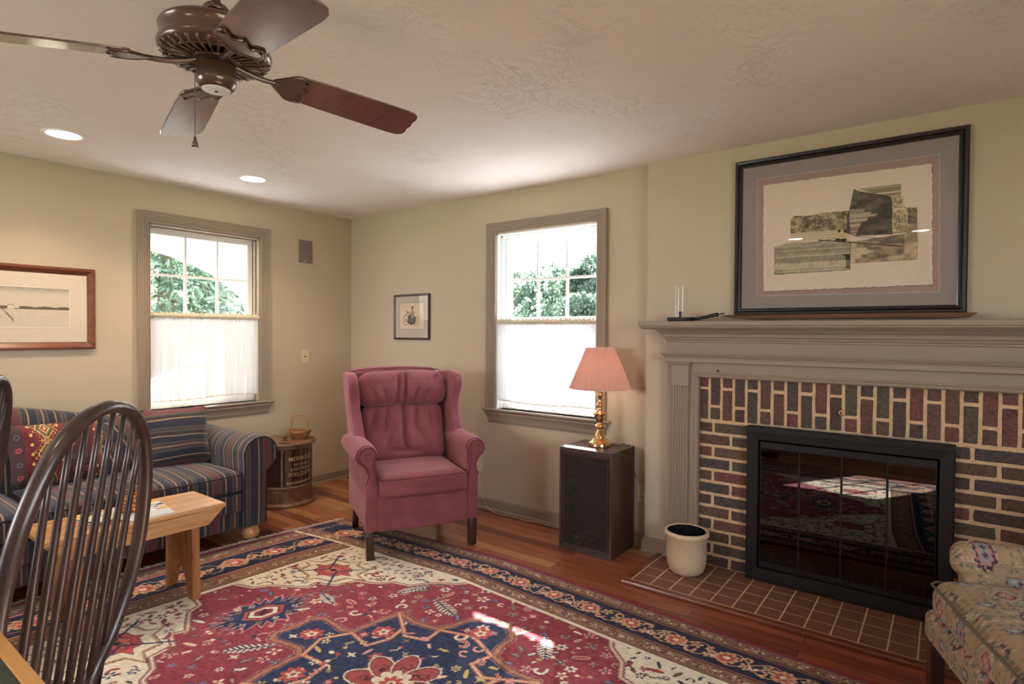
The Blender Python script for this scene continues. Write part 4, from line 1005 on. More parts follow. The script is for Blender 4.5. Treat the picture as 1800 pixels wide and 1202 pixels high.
mk('tartan_wrap', [(Vp, Fp)], 'kilim', pot, smooth=True, world=False, col=PC.sample((T_.ravel()/(2*PI))*.3+Z_.ravel()*.05, Z_.ravel()*.1))
v, f = lathe([(.036, .012), (.040, .05), (.043, .082), (.040, .080), (0, .078)], 24); mk('inner_cup', [(v, f)], 'dark', pot, smooth=True, world=False)
pm = mk('paper_wrapper', [xf(rbox((.12, .08, .004), .0015, 1, [6, 6, 1]), (1.40, -2.50, bz+.024), rx=.12, rz=.6), xf(rbox((.07, .05, .03), .006, 1, [4, 4, 2]), (1.38, -2.47, bz+.022), rz=.3)], 'linen'); tag(pm, 'crumpled cream paper wrapper beside the tartan cup on the bench', 'paper')

# ------------------------------------------------------------------ round spool cabinet used as end table
dc = (.262, -.858, 0); dt = thing('spool_cabinet', 'round wooden thread display cabinet with gold lettering beside the sofa', 'cabinet', dc)
mk('plinth', [lathe([(.236, 0), (.240, .006), (.240, .020), (.232, .030), (.215, .034), (0, .034)], 64)], 'oak', dt, smooth=False, world=False, auto=40)
mk('drawer_base', [lathe([(.212, .034), (.212, .140), (.216, .146), (.218, .152), (.214, .158), (0, .158)], 64, cap=False)], 'oak', dt, world=False, auto=40)
mk('cornice', [lathe([(0, .448), (.206, .448), (.212, .455), (.212, .478), (0, .478)], 64, cap=False)], 'oak', dt, world=False, auto=40)
mk('cabinet_top', [lathe([(.20, .478), (.238, .479), (.243, .485), (.243, .490), (.238, .4975), (.225, .500), (0, .500)], 72)], 'oak', dt, world=False, auto=40)
CD = math.atan2(-3.506+.858, 4.548-.262)        # direction towards the room's middle
def onC(r, a, z): return (r*math.cos(a), r*math.sin(a), z)
for a in (-.10, 1.42, -1.62, 3.1):
    A = CD+a; mk('post', [tube([onC(.205, A, .156), onC(.205, A, .450)], .010, 8)], 'oak', dt, world=False)
R4 = random.Random(5); sl = [(84, 44, 46), (64, 38, 40), (110, 84, 64), (70, 52, 46), (92, 50, 50), (52, 36, 38)]; n = 48
Vs, Fs, Cs = [], [], []
for k in range(n):
    a0, a1 = 2*PI*k/n, 2*PI*(k+.92)/n; c = lin(R4.choice(sl)); b = len(Vs)
    for (a, z) in ((a0, .158), (a1, .158), (a1, .449), (a0, .449)): Vs.append(onC(.188, a, z)); Cs.append(c)
    for (a, z) in ((a0, .158), (a1, .158), (a1, .449), (a0, .449)): Vs.append(onC(.178, a, z)); Cs.append(c)
    Fs += [(b, b+1, b+2, b+3), (b, b+4, b+5, b+1), (b+1, b+5, b+6, b+2), (b+3, b+2, b+6, b+7), (b, b+3, b+7, b+4)]
mk('spool_racks', [(np.array(Vs), Fs)], attr_mat('dark_spool_racks', .6, 0), dt, world=False, col=np.array(Cs))
mk('glass_panel', [lathe([(.199, .158), (.199, .449)], 72, cap=False)], 'casefront', dt, world=False, smooth=True)
mk('drawer', [(lambda vf: vf)(join([(np.array([onC(.2135, CD+a, z) for a in np.linspace(-.98, -.16, 14) for z in (.050, .128)]+[onC(.2165, CD+a, z) for a in np.linspace(-.97, -.17, 14) for z in (.053, .125)]), [(28+2*i, 28+2*i+2, 28+2*i+3, 28+2*i+1) for i in range(13)]+[(2*i, 2*i+2, 28+2*i+2, 28+2*i) for i in range(13)]+[(2*i+1, 28+2*i+1, 28+2*i+3, 2*i+3) for i in range(13)]+[(0, 28, 29, 1), (26, 27, 55, 54)])]))], 'oak', dt, world=False)
dr_ = [o for o in bpy.data.objects if o.parent == dt and o.name.startswith('drawer')][0]
v, f = lathe([(.0, 0), (.005, 0), (.005, .008), (.010, .012), (.010, .018), (.005, .023), (0, .024)], 14); kp = onC(.2155, CD-.70, .088)
mk('knob', [xf(xf((v, f), ry=PI/2), kp, rz=CD-.70)], 'white', dr_, world=False, smooth=True, label='small white knob')
gold = plain('gold_leaf_letters', L3(206, 178, 128), .4, .2)
def wraptext(s, z, h, a_c, width, r=.2005, bold=0):
    cu = bpy.data.curves.new('t', 'FONT'); cu.body = s; cu.size = 1.0; cu.align_x = 'CENTER'; cu.extrude = 0.0; cu.offset = bold; cu.resolution_u = 3
    ob = bpy.data.objects.new('t', cu); COL.objects.link(ob); dg = bpy.context.evaluated_depsgraph_get(); me = ob.evaluated_get(dg).to_mesh()
    v = np.array([tuple(p.co) for p in me.vertices]); f = [tuple(p.vertices) for p in me.polygons]; ob.evaluated_get(dg).to_mesh_clear(); bpy.data.objects.remove(ob); bpy.data.curves.remove(cu)
    w = v[:, 0].max()-v[:, 0].min(); hh = v[:, 1].max()-v[:, 1].min(); v[:, 0] = (v[:, 0]-v[:, 0].min())/w-.5; v[:, 1] = (v[:, 1]-v[:, 1].min())/hh
    a = a_c+v[:, 0]*width/r; return np.stack([r*np.cos(a), r*np.sin(a), z+v[:, 1]*h], 1), f
try:
    tx = [wraptext("MERRICK'S", .358, .034, CD+.70, .215, bold=.004), wraptext('SIX CORD', .318, .020, CD+.72, .150, bold=.004), wraptext('SOFT FINISH', .280, .022, CD+.70, .195, bold=.004), wraptext('SPOOL COTTON', .236, .030, CD+.70, .225, bold=.004)]
    # worn illegible gold strip below
    for k in range(16):
        a = CD+.08+k*.082; tx.append((np.array([onC(.2005, a, .176), onC(.2005, a+.05, .178+.002*(k % 3)), onC(.2005, a+.045, .196), onC(.2005, a+.006, .192+.003*(k % 2))]), [(0, 1, 2, 3)]))
    for p_ in tx[:4]: mk('gold_lettering', [p_], gold, dt, world=False)
    mk('gold_strip', tx[4:], gold, dt, world=False)
except Exception as e: print('text failed', e)
# basket on the cabinet
bkt = thing('wicker_basket', 'small wicker basket with tall handle on the round cabinet', 'basket', (.315, -.75, .500), .5)
n, m = 72, 14; V, F = [], []
for j in range(m):
    t = j/(m-1); 
    for i in range(n):
        a = 2*PI*i/n; r = .048+.030*t; sq = (abs(math.cos(a))**3.2+abs(math.sin(a))**3.2)**(-1/3.2); w = .0022*math.sin(a*18+PI*j); V.append(((r*1.1*sq+w)*math.cos(a), (r*.82*sq+w)*math.sin(a), .004+.062*t+.006*t*math.cos(2*a)))
F = [(j*n+i, j*n+(i+1) % n, (j+1)*n+(i+1) % n, (j+1)*n+i) for j in range(m-1) for i in range(n)]+[tuple(range(n))[::-1]]
wo = mk('woven_body', [(np.array(V), F)], 'wicker', bkt, smooth=True, world=False); s_ = wo.modifiers.new('solid', 'SOLIDIFY'); s_.thickness = .004; s_.offset = -1
top = [((.078*1.1*(abs(math.cos(a))**3.2+abs(math.sin(a))**3.2)**(-1/3.2))*math.cos(a), (.078*.82*(abs(math.cos(a))**3.2+abs(math.sin(a))**3.2)**(-1/3.2))*math.sin(a), .067+.006*math.cos(2*a)) for a in np.linspace(0, 2*PI, 40, endpoint=False)]
mk('rim', [tube(top, .0045, 6, closed=True)], 'wicker', bkt, smooth=True, world=False)
mk('handle', [tube(catmull([(-.068, 0, .045), (-.070, 0, .12), (-.066, 0, .165), (-.045, 0, .186), (0, 0, .190), (.045, 0, .186), (.066, 0, .165), (.070, 0, .12), (.068, 0, .045)], 6), .0052, 7)], 'wicker', bkt, smooth=True, world=False)
mal = thing('turned_acorn', 'little turned wooden mushroom beside the wicker basket', 'ornament', (.315, -.885, .500))
mk('stem', [lathe([(.020, 0), (.021, .004), (.011, .010), (.009, .026), (0, .028)], 20)], 'oak', mal, world=False, smooth=True); mk('cap', [lathe([(.010, .024), (.026, .028), (.028, .036), (.018, .046), (0, .050)], 20)], 'oak', mal, world=False, smooth=True)
pk = mk('pocket_knife', [xf(rbox((.085, .016, .008), .004, 2, 2), (.42, -.955, .5042), rz=.75)], 'darkwood', smooth=True); tag(pk, 'thin dark wooden stick lying at the front edge of the round cabinet top', 'stick')

# ------------------------------------------------------------------ wing recliner
def groove(v, a, b, w, d, ax=1, sign=1):
    """press a soft crease along the segment a-b given in (x,z)"""
    a, b = np.array(a, float), np.array(b, float); D = b-a; w = w*.8; d = d*1.9; p = v[:, [0, 2]]-a; t = np.clip((p@D)/(D@D), 0, 1); q = np.linalg.norm(p-t[:, None]*D, axis=1)
    v[:, ax] += sign*d*np.exp(-(q/w)**2)*np.where(v[:, ax] > 0, 1, 0)*np.sin(PI*np.clip(.12+.8*t, 0, 1))
    return v
rc = thing('wing_armchair', 'rose dotted wing recliner on dark legs in the corner of the room', 'armchair', (1.955, -.955, .0068), math.atan2(-.883, -.469))
def RM(name, parts, mat='rose', parent=rc, **kw): return mk(name, parts, mat, parent, uv='box' if mat == 'rose' else None, smooth=True, world=False, **kw)
v, f = rbox((.60, .58, .22), .03, 2, 4); RM('body', [xf((v, f), (0, -.33, .285))])
v, f = rbox((.585, .05, .215), .018, 3, [14, 2, 8]); v[:, 1] += .006*np.cos(v[:, 0]*5); v[:, 2] += np.where(v[:, 2] < 0, -.012*np.cos(v[:, 0]*5.2), 0); RM('front_panel', [xf((v, f), (0, -.012, .278))])
L_ = .60; v, f = rbox((.575, L_, .135), .05, 5, [14, 14, 4]); X, Y_ = v[:, 0]/.29, v[:, 1]/.3
v[:, 2] += np.where(v[:, 2] > 0, .022*(1-np.clip(abs(X), 0, 1)**3)*(1-np.clip(abs(Y_), 0, 1)**4), -.006); v[:, 1] += .008*(1-X**2)*(v[:, 1] > 0); v = fold(2.2, .004)(v)
sc2 = RM('seat_cushion', [xf((v, f), (0, -.262, .425))])
for zz in (.482, .372): RM('welt', [tube([(-.283, -.30, zz), (-.283, .0, zz), (-.268, .035, zz), (-.15, .046, zz), (0, .050, zz), (.15, .046, zz), (.268, .035, zz), (.283, .0, zz), (.283, -.30, zz)], .0038, 6)], 'rose_cord', sc2)
# arms: lofted section with rolled top, scrolling outward
def armsec(y, k, drop=0):
    c = (.350, .628-drop); r = .071*k; P = [(.292, .175), (.292, .55), (.296, .60-drop)]
    for i in range(15): a = PI*.96-(PI*1.36)*i/14; P.append((c[0]+r*math.cos(a), c[1]+r*math.sin(a)*1.02))
    P += [(.350, .545-drop), (.345, .50), (.345, .175)]; return [(a, y, b) for a, b in P]
for s in (1, -1):
    secs = [(-.66, .55, .02), (-.60, .8, .01), (-.50, .92, .0), (-.30, 1, 0), (-.12, 1.0, .002), (-.05, .98, .004), (-.025, .90, .006)]
    V = []; 
    for y, k, d in secs: V += armsec(y, k, d)
    n = len(armsec(0, 1)); F = [(i*n+k, i*n+(k+1) % n, (i+1)*n+(k+1) % n, (i+1)*n+k) for i in range(len(secs)-1) for k in range(n)]+[tuple(range(n))[::-1], tuple((len(secs)-1)*n+k for k in range(n))]
    V = np.array(V); V[:, 0] *= s; V = fold(s*3, .004)(V)
    ar_ = RM('arm', [(V, F)], auto=55)
    # front scroll facing: narrow post widening to the roll
    ring = [(.288, .17), (.286, .44), (.300, .50), (.312, .55), (.310, .60)]+[(.347+.052*math.cos(a), .625+.056*math.sin(a)) for a in np.linspace(PI*.95, -PI*.35, 13)]+[(.352, .555), (.342, .52), (.346, .49), (.360, .455), (.360, .17)]
    q = np.array(ring); cq = q.mean(0); P2 = [(s*x, z) for x, z in ring]
    fr_ = RM('arm_front', [prism(P2, -.045, .012, lambda a, b, c: (a, c, b)), ], parent=ar_, bevel=.010)
    RM('welt', [tube([(s*x, .010, z) for x, z in ring[1:-1]], .0036, 6)], 'rose_cord', ar_)
    w1 = [tube([(s*(.347+.028*math.cos(a)*(1-i*.045)), .014, .625+.032*math.sin(a)*(1-i*.045)) for i, a in enumerate(np.linspace(PI*.9, -PI*.75, 14))], .005, 6)]
    RM('scroll', w1, 'rose', ar_)
    # wing
    W = [(-.30, .66), (-.335, .72), (-.385, .80), (-.405, .87), (-.395, .94), (-.375, 1.0), (-.385, 1.05), (-.43, 1.085), (-.52, 1.095), (-.66, 1.085), (-.74, 1.07), (-.72, .95), (-.66, .75), (-.62, .60), (-.36, .60)]
    Wc = catmull(W, 4, True); n = len(Wc); V = []; cw = np.array([-.55, .84])
    for (o, k) in ((-.032, .93), (-.026, .985), (-.010, 1.0), (.010, 1.0), (.026, .985), (.032, .93)):
        for p in Wc: q = cw+(p-cw)*k; V.append((s*(.326+.022*max(0, (q[1]-.66)/.4)**1.2+.018*max(0, (q[0]+.60)/.25)*max(0, (q[1]-.6)/.4)+o), q[0], q[1]))
    F = [(i*n+k, i*n+(k+1) % n, (i+1)*n+(k+1) % n, (i+1)*n+k) for i in range(5) for k in range(n)]+[tuple(range(n))[::-1], tuple(5*n+k for k in range(n))]
    wg = RM('wing', [(np.array(V), F)], auto=60)
    RM('side_panel', [xf(rbox((.030, .56, .36), .012, 2, 4), (s*.325, -.34, .355))])
v, f = rbox((.66, .10, .66), .045, 3, [14, 2, 14]); t = (v[:, 2]+.33)/.66; v[:, 1] -= .20*t; v[:, 2] += .022*np.cos(v[:, 0]*4.4)*t
RM('back', [xf((v, f), (0, -.60, .765))])
lean = math.radians(17)
v, f = rbox((.575, .17, .40), .07, 4, [30, 4, 22]); X, Z_ = v[:, 0]/.28, v[:, 2]/.2
v[:, 1] += np.where(v[:, 1] > 0, .018*(1-np.clip(abs(X), 0, 1)**2), 0)
for a, b, w_, d_ in (((0, .19), (.012, -.12), .016, -.040), ((-.10, .19), (-.07, .02), .020, -.018), ((-.17, .17), (-.21, -.02), .024, -.014), ((.10, .19), (.15, .0), .020, -.020), ((.20, .17), (.24, .02), .022, -.012), ((-.06, .06), (-.15, -.08), .026, -.014), ((.07, .05), (.15, -.08), .024, -.014), ((-.10, -.14), (.12, -.13), .022, -.012)): v = groove(v, a, b, w_, d_)
v = fold(7, .006)(v); RM('back_cushion', [xf((v, f), (0, -.515, .665), rx=lean)])
v, f = rbox((.625, .20, .235), .085, 5, [34, 4, 12]); v[:, 1] += np.where(v[:, 1] > 0, .012*(1-(v[:, 0]/.3)**2), 0)
for a, b, w_, d_ in (((.0, -.11), (-.02, .10), .014, -.034), ((-.06, -.11), (-.10, -.02), .014, -.018), ((-.13, -.11), (-.17, -.04), .016, -.012), ((.05, -.11), (.03, .09), .016, -.024), ((.11, -.11), (.15, -.02), .016, -.016), ((.2, -.1), (.24, .0), .016, -.010), ((-.25, .08), (-.20, .02), .016, -.012)): v = groove(v, a, b, w_, d_)
v[:, 2] += .016*np.cos(v[:, 0]*4.6); v = fold(11, .006)(v); RM('head_cushion', [xf((v, f), (0, -.555, .962), rx=lean)])
RM('welt', [tube([(x, -.735+.0*x, 1.085+.022*math.cos(x*4.4)) for x in np.linspace(-.33, .33, 12)], .004, 6)], 'rose_cord')
for s in (1, -1):
    RM('leg', [(lambda vf: (np.where(vf[0][:, 2:3] < .05, np.stack([vf[0][:, 0]*1-.004*s, vf[0][:, 1], vf[0][:, 2]], 1), vf[0]), vf[1]))(box(s*.332-.024, s*.332+.024, -.045, .003, 0, .176))], 'darkwood', bevel=.003)
    RM('leg', [(lambda vf: (np.array([(p[0], p[1]-.05*(1-p[2]/.176), p[2]) for p in vf[0]]), vf[1]))(box(s*.305-.02, s*.305+.02, -.62, -.58, 0, .176))], 'darkwood', bevel=.003)

# ------------------------------------------------------------------ floor speaker with lamp
sx0, sx1, sy0, sy1 = 2.568, 2.940, -.352, -.034
sp = thing('floor_speaker', 'walnut-brown floor loudspeaker with diamond lattice grille under the lamp', 'speaker', (2.754, -.19, 0))
SPW = woodmat('dark_walnut_veneer', L3(48, 32, 30), L3(60, 40, 36), L3(72, 49, 43), 2, .35, .3)
mk('cabinet', [box(sx0, sx1, sy0+.012, sy1, .0, .65), box(sx0, sx1, sy0, sy0+.012, .632, .65), box(sx0, sx1, sy0, sy0+.012, 0, .018), box(sx0, sx0+.018, sy0, sy0+.012, .018, .632), box(sx1-.018, sx1, sy0, sy0+.012, .018, .632)], SPW, sp, bevel=.0015)
gx0, gx1, gz0, gz1 = sx0+.030, sx1-.030, .042, .608
gr = mk('grille', [box(gx0-.008, gx1+.008, sy0+.004, sy0+.0118, gz0-.008, gz1+.008)], 'dark', sp)
mk('grille_rim', [frame(gx0, gx1, gz0, gz1, [(0, -sy0-.004), (0, -sy0-.0015), (.007, -sy0-.0015), (.007, -sy0-.004)], WB)], SPW, gr, world=False)
lat = []; px_, pz_ = .0275, .0225
for k in range(-30, 45):
    for sl_ in (1, -1):
        slope = pz_/px_*sl_; c0 = gz0+k*pz_*1.0
        pts = []
        for x in (gx0, gx1): pts.append((x, c0+slope*(x-gx0)+(0 if sl_ > 0 else 0)))
        (xa, za), (xb, zb) = pts
        ts = [0.0, 1.0]
        for zl in (gz0, gz1):
            if zb != za: t = (zl-za)/(zb-za); ts.append(min(1, max(0, t)))
        lo, hi = sorted([(gz0-za)/(zb-za), (gz1-za)/(zb-za)]); lo, hi = max(0, lo), min(1, hi)
        if hi-lo < .01: continue
        a = (xa+(xb-xa)*lo, sy0+.003, za+(zb-za)*lo); b = (xa+(xb-xa)*hi, sy0+.003, za+(zb-za)*hi); lat.append(tube([a, b], .0026, 4))
mk('lattice', lat, plain('dark_bronze_lattice', L3(58, 48, 44), .35, .5), gr, world=False)
mk('badge', [tube([(2.700+.010*math.cos(a), sy0-.001, .098+.010*math.sin(a)) for a in np.linspace(0, 2*PI, 20, endpoint=False)], .0013, 5, closed=True), box(2.6995, 2.7005, sy0-.002, sy0, .090, .106)], 'brass', gr, world=False)
lm = thing('table_lamp', 'brass baluster lamp with pleated pink shade, lit, on the loudspeaker', 'lamp', (2.757, -.170, .65))
bp = [(0, .0005), (.074, .001), (.075, .006), (.072, .012), (.073, .016), (.070, .024), (.062, .030), (.050, .038), (.041, .050), (.037, .056), (.037, .060), (.034, .066), (.030, .080), (.020, .094), (.014, .104), (.012, .110), (.020, .114), (.029, .120), (.032, .126), (.029, .132), (.020, .140), (.015, .148), (.017, .154), (.026, .164), (.032, .176), (.034, .190), (.033, .198), (.042, .204), (.050, .2095), (.050, .212), (.040, .217), (.028, .224), (.017, .234), (.013, .244), (.014, .252), (.022, .260), (.023, .266), (.018, .273), (.011, .285), (.009, .300), (.011, .306), (.018, .318), (.021, .330), (.018, .342), (.011, .350), (.008, .356), (.009, .40), (0, .40)]
mk('lamp_base', [lathe(bp, 40)], 'brass', lm, smooth=True, world=False)
mk('harp', [tube(catmull([(0, -.012, .40), (0, -.05, .46), (0, -.05, .54), (0, 0, .612), (0, .05, .54), (0, .05, .46), (0, .012, .40)], 6), .0018, 5), lathe([(0, .60), (.006, .612), (.005, .628), (0, .636)], 12)], 'brass', lm, smooth=True, world=False)
mk('bulb', [lathe([(0, .405), (.012, .41), (.014, .43), (.026, .455), (.028, .475), (.018, .497), (0, .503)], 20)], 'soft_bulb', lm, smooth=True, world=False)
V, n, F = [], 340, []
zt, zb_, rt, rb = .632, .372, .091, .196
for t in np.linspace(0, 1, 6):
    for i in range(n): a = 2*PI*i/n; r = rb+(rt-rb)*t; r += (.0042*(1-.4*t))*(abs(((i/n*85) % 1)-.5)*4-1); V.append((r*math.cos(a), r*math.sin(a), zb_+(zt-zb_)*t))
F = [(j*n+i, j*n+(i+1) % n, (j+1)*n+(i+1) % n, (j+1)*n+i) for j in range(5) for i in range(n)]
mk('lamp_shade', [(np.array(V), F)], 'shade', lm, world=False, label='pleated pink lamp shade')
for r, z in ((rt, zt), (rb, zb_)): mk('shade_ring', [tube([(r*math.cos(a), r*math.sin(a), z) for a in np.linspace(0, 2*PI, 60, endpoint=False)], .0018, 5, closed=True)], 'linen', lm, world=False)
mk('shade_spider', [tube([(0, 0, .60), (rt*math.cos(a), rt*math.sin(a), .632)], .0012, 4) for a in (0, 2.1, 4.2)], 'linen', lm, world=False)
light('table_lamp_light', 'POINT', (2.757, -.170, 1.11), 10.0, (1.0, .78, .56), size=.03)
cd = mk('lamp_cord', [tube(catmull([(2.82, -.135, .6525), (2.865, -.12, .655), (2.89, -.10, .668), (2.90, -.08, .656), (2.905, -.05, .6525), (2.91, -.030, .645), (2.912, -.024, .60), (2.925, -.022, .5), (2.95, -.02, .44)], 6), .0022, 6)], 'ebony', smooth=True); tag(cd, 'thin dark lamp cord curling off the back of the loudspeaker', 'cord')

# ------------------------------------------------------------------ stoneware crock
ck = thing('stoneware_crock', 'cream stoneware crock with dark inside standing on the tiled hearth', 'crock', (3.372, -.268, .0206))
mk('crock_wall', [lathe([(0, 0), (.074, 0), (.084, .004), (.096, .018), (.106, .05), (.111, .09), (.112, .205), (.117, .210), (.123, .216), (.124, .230), (.119, .238), (.110, .240), (.106, .234), (.104, .20)], 56, cap=False)], 'stoneware', ck, smooth=True, world=False)
mk('glazed_inside', [lathe([(.104, .236), (.103, .10), (.095, .03), (.06, .02), (0, .02)], 48, cap=False)], plain('dark_blue_glaze', L3(26, 28, 36), .2), ck, smooth=True, world=False)

# ------------------------------------------------------------------ kilim armchair at the right edge
KC, dia, hooks, star, R_ = kilim_canvas((186, 146, 108), None, 3)
KC = Canvas(.60, .60, 500, 500, (184, 146, 108)); gg, pl_, sg, ro, cr = (118, 116, 92), (82, 52, 70), (150, 150, 142), (186, 120, 110), (206, 180, 146)
KC.a += (fnoise(500, 500, 2, 10, 3)[..., None]-.5)*22
def kd(x, y, s, c, asp=1.25, st=7):
    for k in range(st): t = k/st; KC.rect(x-s*(1-t), x+s*(1-t), y-s*asp*(t+1/st), y+s*asp*(t+1/st), c)
def jag(x, y, w, h, c):
    P = []
    for k in range(20): a = 2*PI*k/20; q = 1.0 if k % 2 else .72; P.append((x+w*q*math.cos(a), y+h*q*math.sin(a)))
    KC.poly(P, c)
rr_ = random.Random(8)
for gx in range(12):
    for gy in range(12):
        x, y = gx*.05+.02, gy*.05+.02; c = rr_.choice([gg, (104, 106, 86), (128, 122, 94), gg, cr])
        P = [(x-.018, y-.014), (x+.014, y-.014), (x+.014, y+.012), (x-.010, y+.012), (x-.010, y-.004), (x+.004, y-.004)]; KC.line(P, .0042, c)
for (x, y) in ((.0, .0), (.6, .0), (0, .6), (.6, .6), (.30, .30)): kd(x, y, .11, gg); kd(x, y, .10, cr); kd(x, y, .088, gg); kd(x, y, .078, (196, 156, 120)); kd(x, y, .052, (112, 52, 58)); kd(x, y, .040, ro); kd(x, y, .020, cr); KC.ell(x, y, .008, .010, (112, 52, 58))
for (x, y) in ((.30, .0), (.30, .60), (0, .30), (.60, .30)):
    jag(x, y, .075, .125, cr); jag(x, y, .068, .115, pl_); jag(x, y, .048, .088, (196, 136, 116) if x == .30 else sg); jag(x, y, .030, .058, ro if x != .30 else sg); kd(x, y, .014, pl_)
for (x, y) in ((.15, .15), (.45, .15), (.15, .45), (.45, .45)): jag(x, y, .05, .034, pl_); jag(x, y, .040, .026, sg); kd(x, y, .012, cr)
ka = thing('kilim_armchair', 'tapestry-covered low armchair on dark legs beside the fireplace hearth', 'armchair', (4.9, -1.0, 0))
def ksm(V, F, par, name='seat', **kw):
    """planar projection of the woven pattern by the dominant axis of each vertex normal"""
    me = bpy.data.meshes.new('tmp'); me.from_pydata(V.tolist(), [], F); me.update(); N = np.empty(len(V)*3); me.vertices.foreach_get('normal', N); N = np.abs(N.reshape(-1, 3)); bpy.data.meshes.remove(me)
    ax = np.argmax(N, 1); U = np.where(ax == 0, V[:, 1], V[:, 0]); W = np.where(ax == 2, V[:, 1], V[:, 2])
    return mk(name, [(V, F)], 'kilim', par, smooth=True, col=KC.sample(U*1.7+.13, W*1.7+.21), **kw)
KC.a *= np.array([.86, .90, .96])
v, f = rbox((.66, .72, .115), .03, 3, [90, 100, 16]); V, F = xf((v, f), (4.495+.33, -1.225, .3175)); ksm(V, F, ka, 'seat_base')
v, f = rbox((.66, .76, .15), .06, 4, [90, 110, 14]); v[:, 2] += np.where(v[:, 2] > 0, .022*(1-(v[:, 0]/.34)**4)*(1-(v[:, 1]/.4)**4), 0); V, F = xf((v, f), (4.515+.33, -1.225, .405)); kc_ = ksm(V, F, ka, 'seat_cushion')
for zz in (.462, .345): mk('welt', [tube([(5.1, -.85, zz), (4.54, -.85, zz), (4.518, -.875, zz), (4.513, -1.225, zz), (4.518, -1.58, zz), (4.54, -1.60, zz), (5.1, -1.60, zz)], .0045, 6)], plain('green_welt', L3(100, 98, 80), .9), kc_, world=False, smooth=True)
for s, yy in ((1, -.815), (-1, -1.64)):
    v, f = rbox((.56, .10, .13), .05, 5, [70, 8, 8]); v[:, 1] *= 1+.1*(v[:, 2] > 0); V, F = xf((v, f), (4.60+.28, yy+.01*s, .545)); ksm(V, F, ka, 'arm')
    v, f = rbox((.53, .07, .25), .03, 3, [60, 6, 36]); V, F = xf((v, f), (4.625+.265, yy, .415)); ksm(V, F, ka, 'arm_panel')
v, f = rbox((.16, .86, .62), .07, 3, [16, 110, 80]); v[:, 0] += .12*(v[:, 2]+.31)/.62; V, F = xf((v, f), (5.20, -1.225, .60)); ksm(V, F, ka, 'back')
for x, y in ((4.528, -.895), (4.528, -1.555), (5.15, -.895), (5.15, -1.555)):
    mk('leg', [box(x-.022, x+.022, y-.022, y+.022, 0.0, .27)], 'darkwood', ka, bevel=.003)
mk('stretcher', [box(4.52, 5.14, -1.562, -1.542, .05, .075), box(4.52, 5.14, -.908, -.888, .05, .075), box(4.80, 4.822, -1.542, -.908, .05, .075)], 'darkwood', ka)

# ------------------------------------------------------------------ hoop-back dining chairs
def windsor():
    S = 1.03; root = thing('hoop_back_chair', '', 'chair', (4.548+(2.78-4.548)*S, -3.506+(-3.032+3.506)*S, 0), .680)
    le, Hh, a0, a1, a2, kb = .164, .747, .128, .245, .214, .003; zs = 1.38-(1.38-.45)*S; zq = zs-.07
    def P(w, h): return np.array([h*math.sin(le)+kb*(1-(w/.22)**2), w, h*math.cos(le)])*S+np.array([0, 0, zs])
    def pw(g): return float(np.interp(g, [0, .35, .7], [a0, a1*.985, a2*1.06])) if g < .62 else None
    half = [(.085, -.09), (a0-.01, 0), (a0+.045, .10*Hh), (a1-.035, .20*Hh), (a1-.012, .30*Hh), (a1-.002, .42*Hh), (a1-.006, .55*Hh), (a2+.010, .68*Hh), (a2-.020, .80*Hh), (a2-.062, .90*Hh), (a2-.125, .97*Hh), (0, Hh)]
    pts = [P(-w, h) for w, h in half]+[P(w, h) for w, h in half[::-1][1:]]
    path = catmull(pts, 6); n = len(path)
    side = np.array([math.cos(le), 0, -math.sin(le)])     # local front-back direction of the bow section
    mk('bow', [tube(path, [.0155*S+.001*math.sin(PI*i/n) for i in range(n)], 14, flat=(side, 1.22, .98))], 'windsor', root, smooth=True, world=False)
    PA = np.array(path)
    for i in range(8):
        u = (i-3.5)/3.5; wb, wt = .150*u, .164*u
        hs = [p for p in PA]; best = min((p for p in PA if p[2] > zs+.45), key=lambda p: abs(p[1]-wt*S)); A, B = P(wb, -.09), np.array([best[0], wt*S, best[2]])
        mk('spindle', [tube([A, A+(B-A)*.25, A+(B-A)*.5, A+(B-A)*.8, B], [.0085, .0105, .0105, .0085, .0065], 8)], 'windsor', root, smooth=True, world=False)
    v, f = rbox((.43, .45, .042), .018, 3, [12, 14, 2]); r = 1-.10*(v[:, 0]/.22)**2; v[:, 1] *= r*(1-.12*(v[:, 0] > 0)*(v[:, 0]/.215)); v[:, 2] -= .012*np.exp(-((v[:, 0]+.02)/.13)**2-((np.abs(v[:, 1])-.09)/.09)**2)*(v[:, 2] > 0)
    mk('seat', [xf((v, f), (-.175, 0, zq-.021))], 'windsor', root, smooth=True, world=False)
    prof = [(.010, 0), (.012, .03), (.016, .09), (.013, .13), (.019, .17), (.021, .26), (.016, .33), (.013, .36), (.012, .40)]
    for lx, ly, dx, dy in ((-.03, .13, .07, .05), (-.03, -.13, .07, -.05), (-.32, .15, -.05, .05), (-.32, -.15, -.05, -.05)):
        T = zq-.035; pth = [(lx+dx*(1-z/.4*1.0), ly+dy*(1-z/.4), z/.40*T) for _, z in prof]; mk('leg', [tube(pth, [r for r, _ in prof], 10)], 'windsor', root, smooth=True, world=False)
    mk('stretcher', [tube([(-.0, s*.155, .17), (-.175, s*.165, .17), (-.345, s*.178, .17)], [.009, .013, .009], 8) for s in (1, -1)]+[tube([(-.175, -.165, .17), (-.175, 0, .17), (-.175, .165, .17)], [.009, .013, .009], 8)], 'windsor', root, smooth=True, world=False)
    return root
_k0 = Vector((4.518, -.889, 0)); ka_m = Matrix.Translation(_k0) @ Matrix.Rotation(math.radians(19), 4, 'Z') @ Matrix.Translation(-_k0) @ ka.matrix_basis
ka.location = ka_m.translation; ka.rotation_euler = (0, 0, math.radians(19))
w1 = windsor(); w1['label'] = 'large dark hoop-back spindle chair in the foreground before the bench'; w1['group'] = 'hoop back chairs at the table'
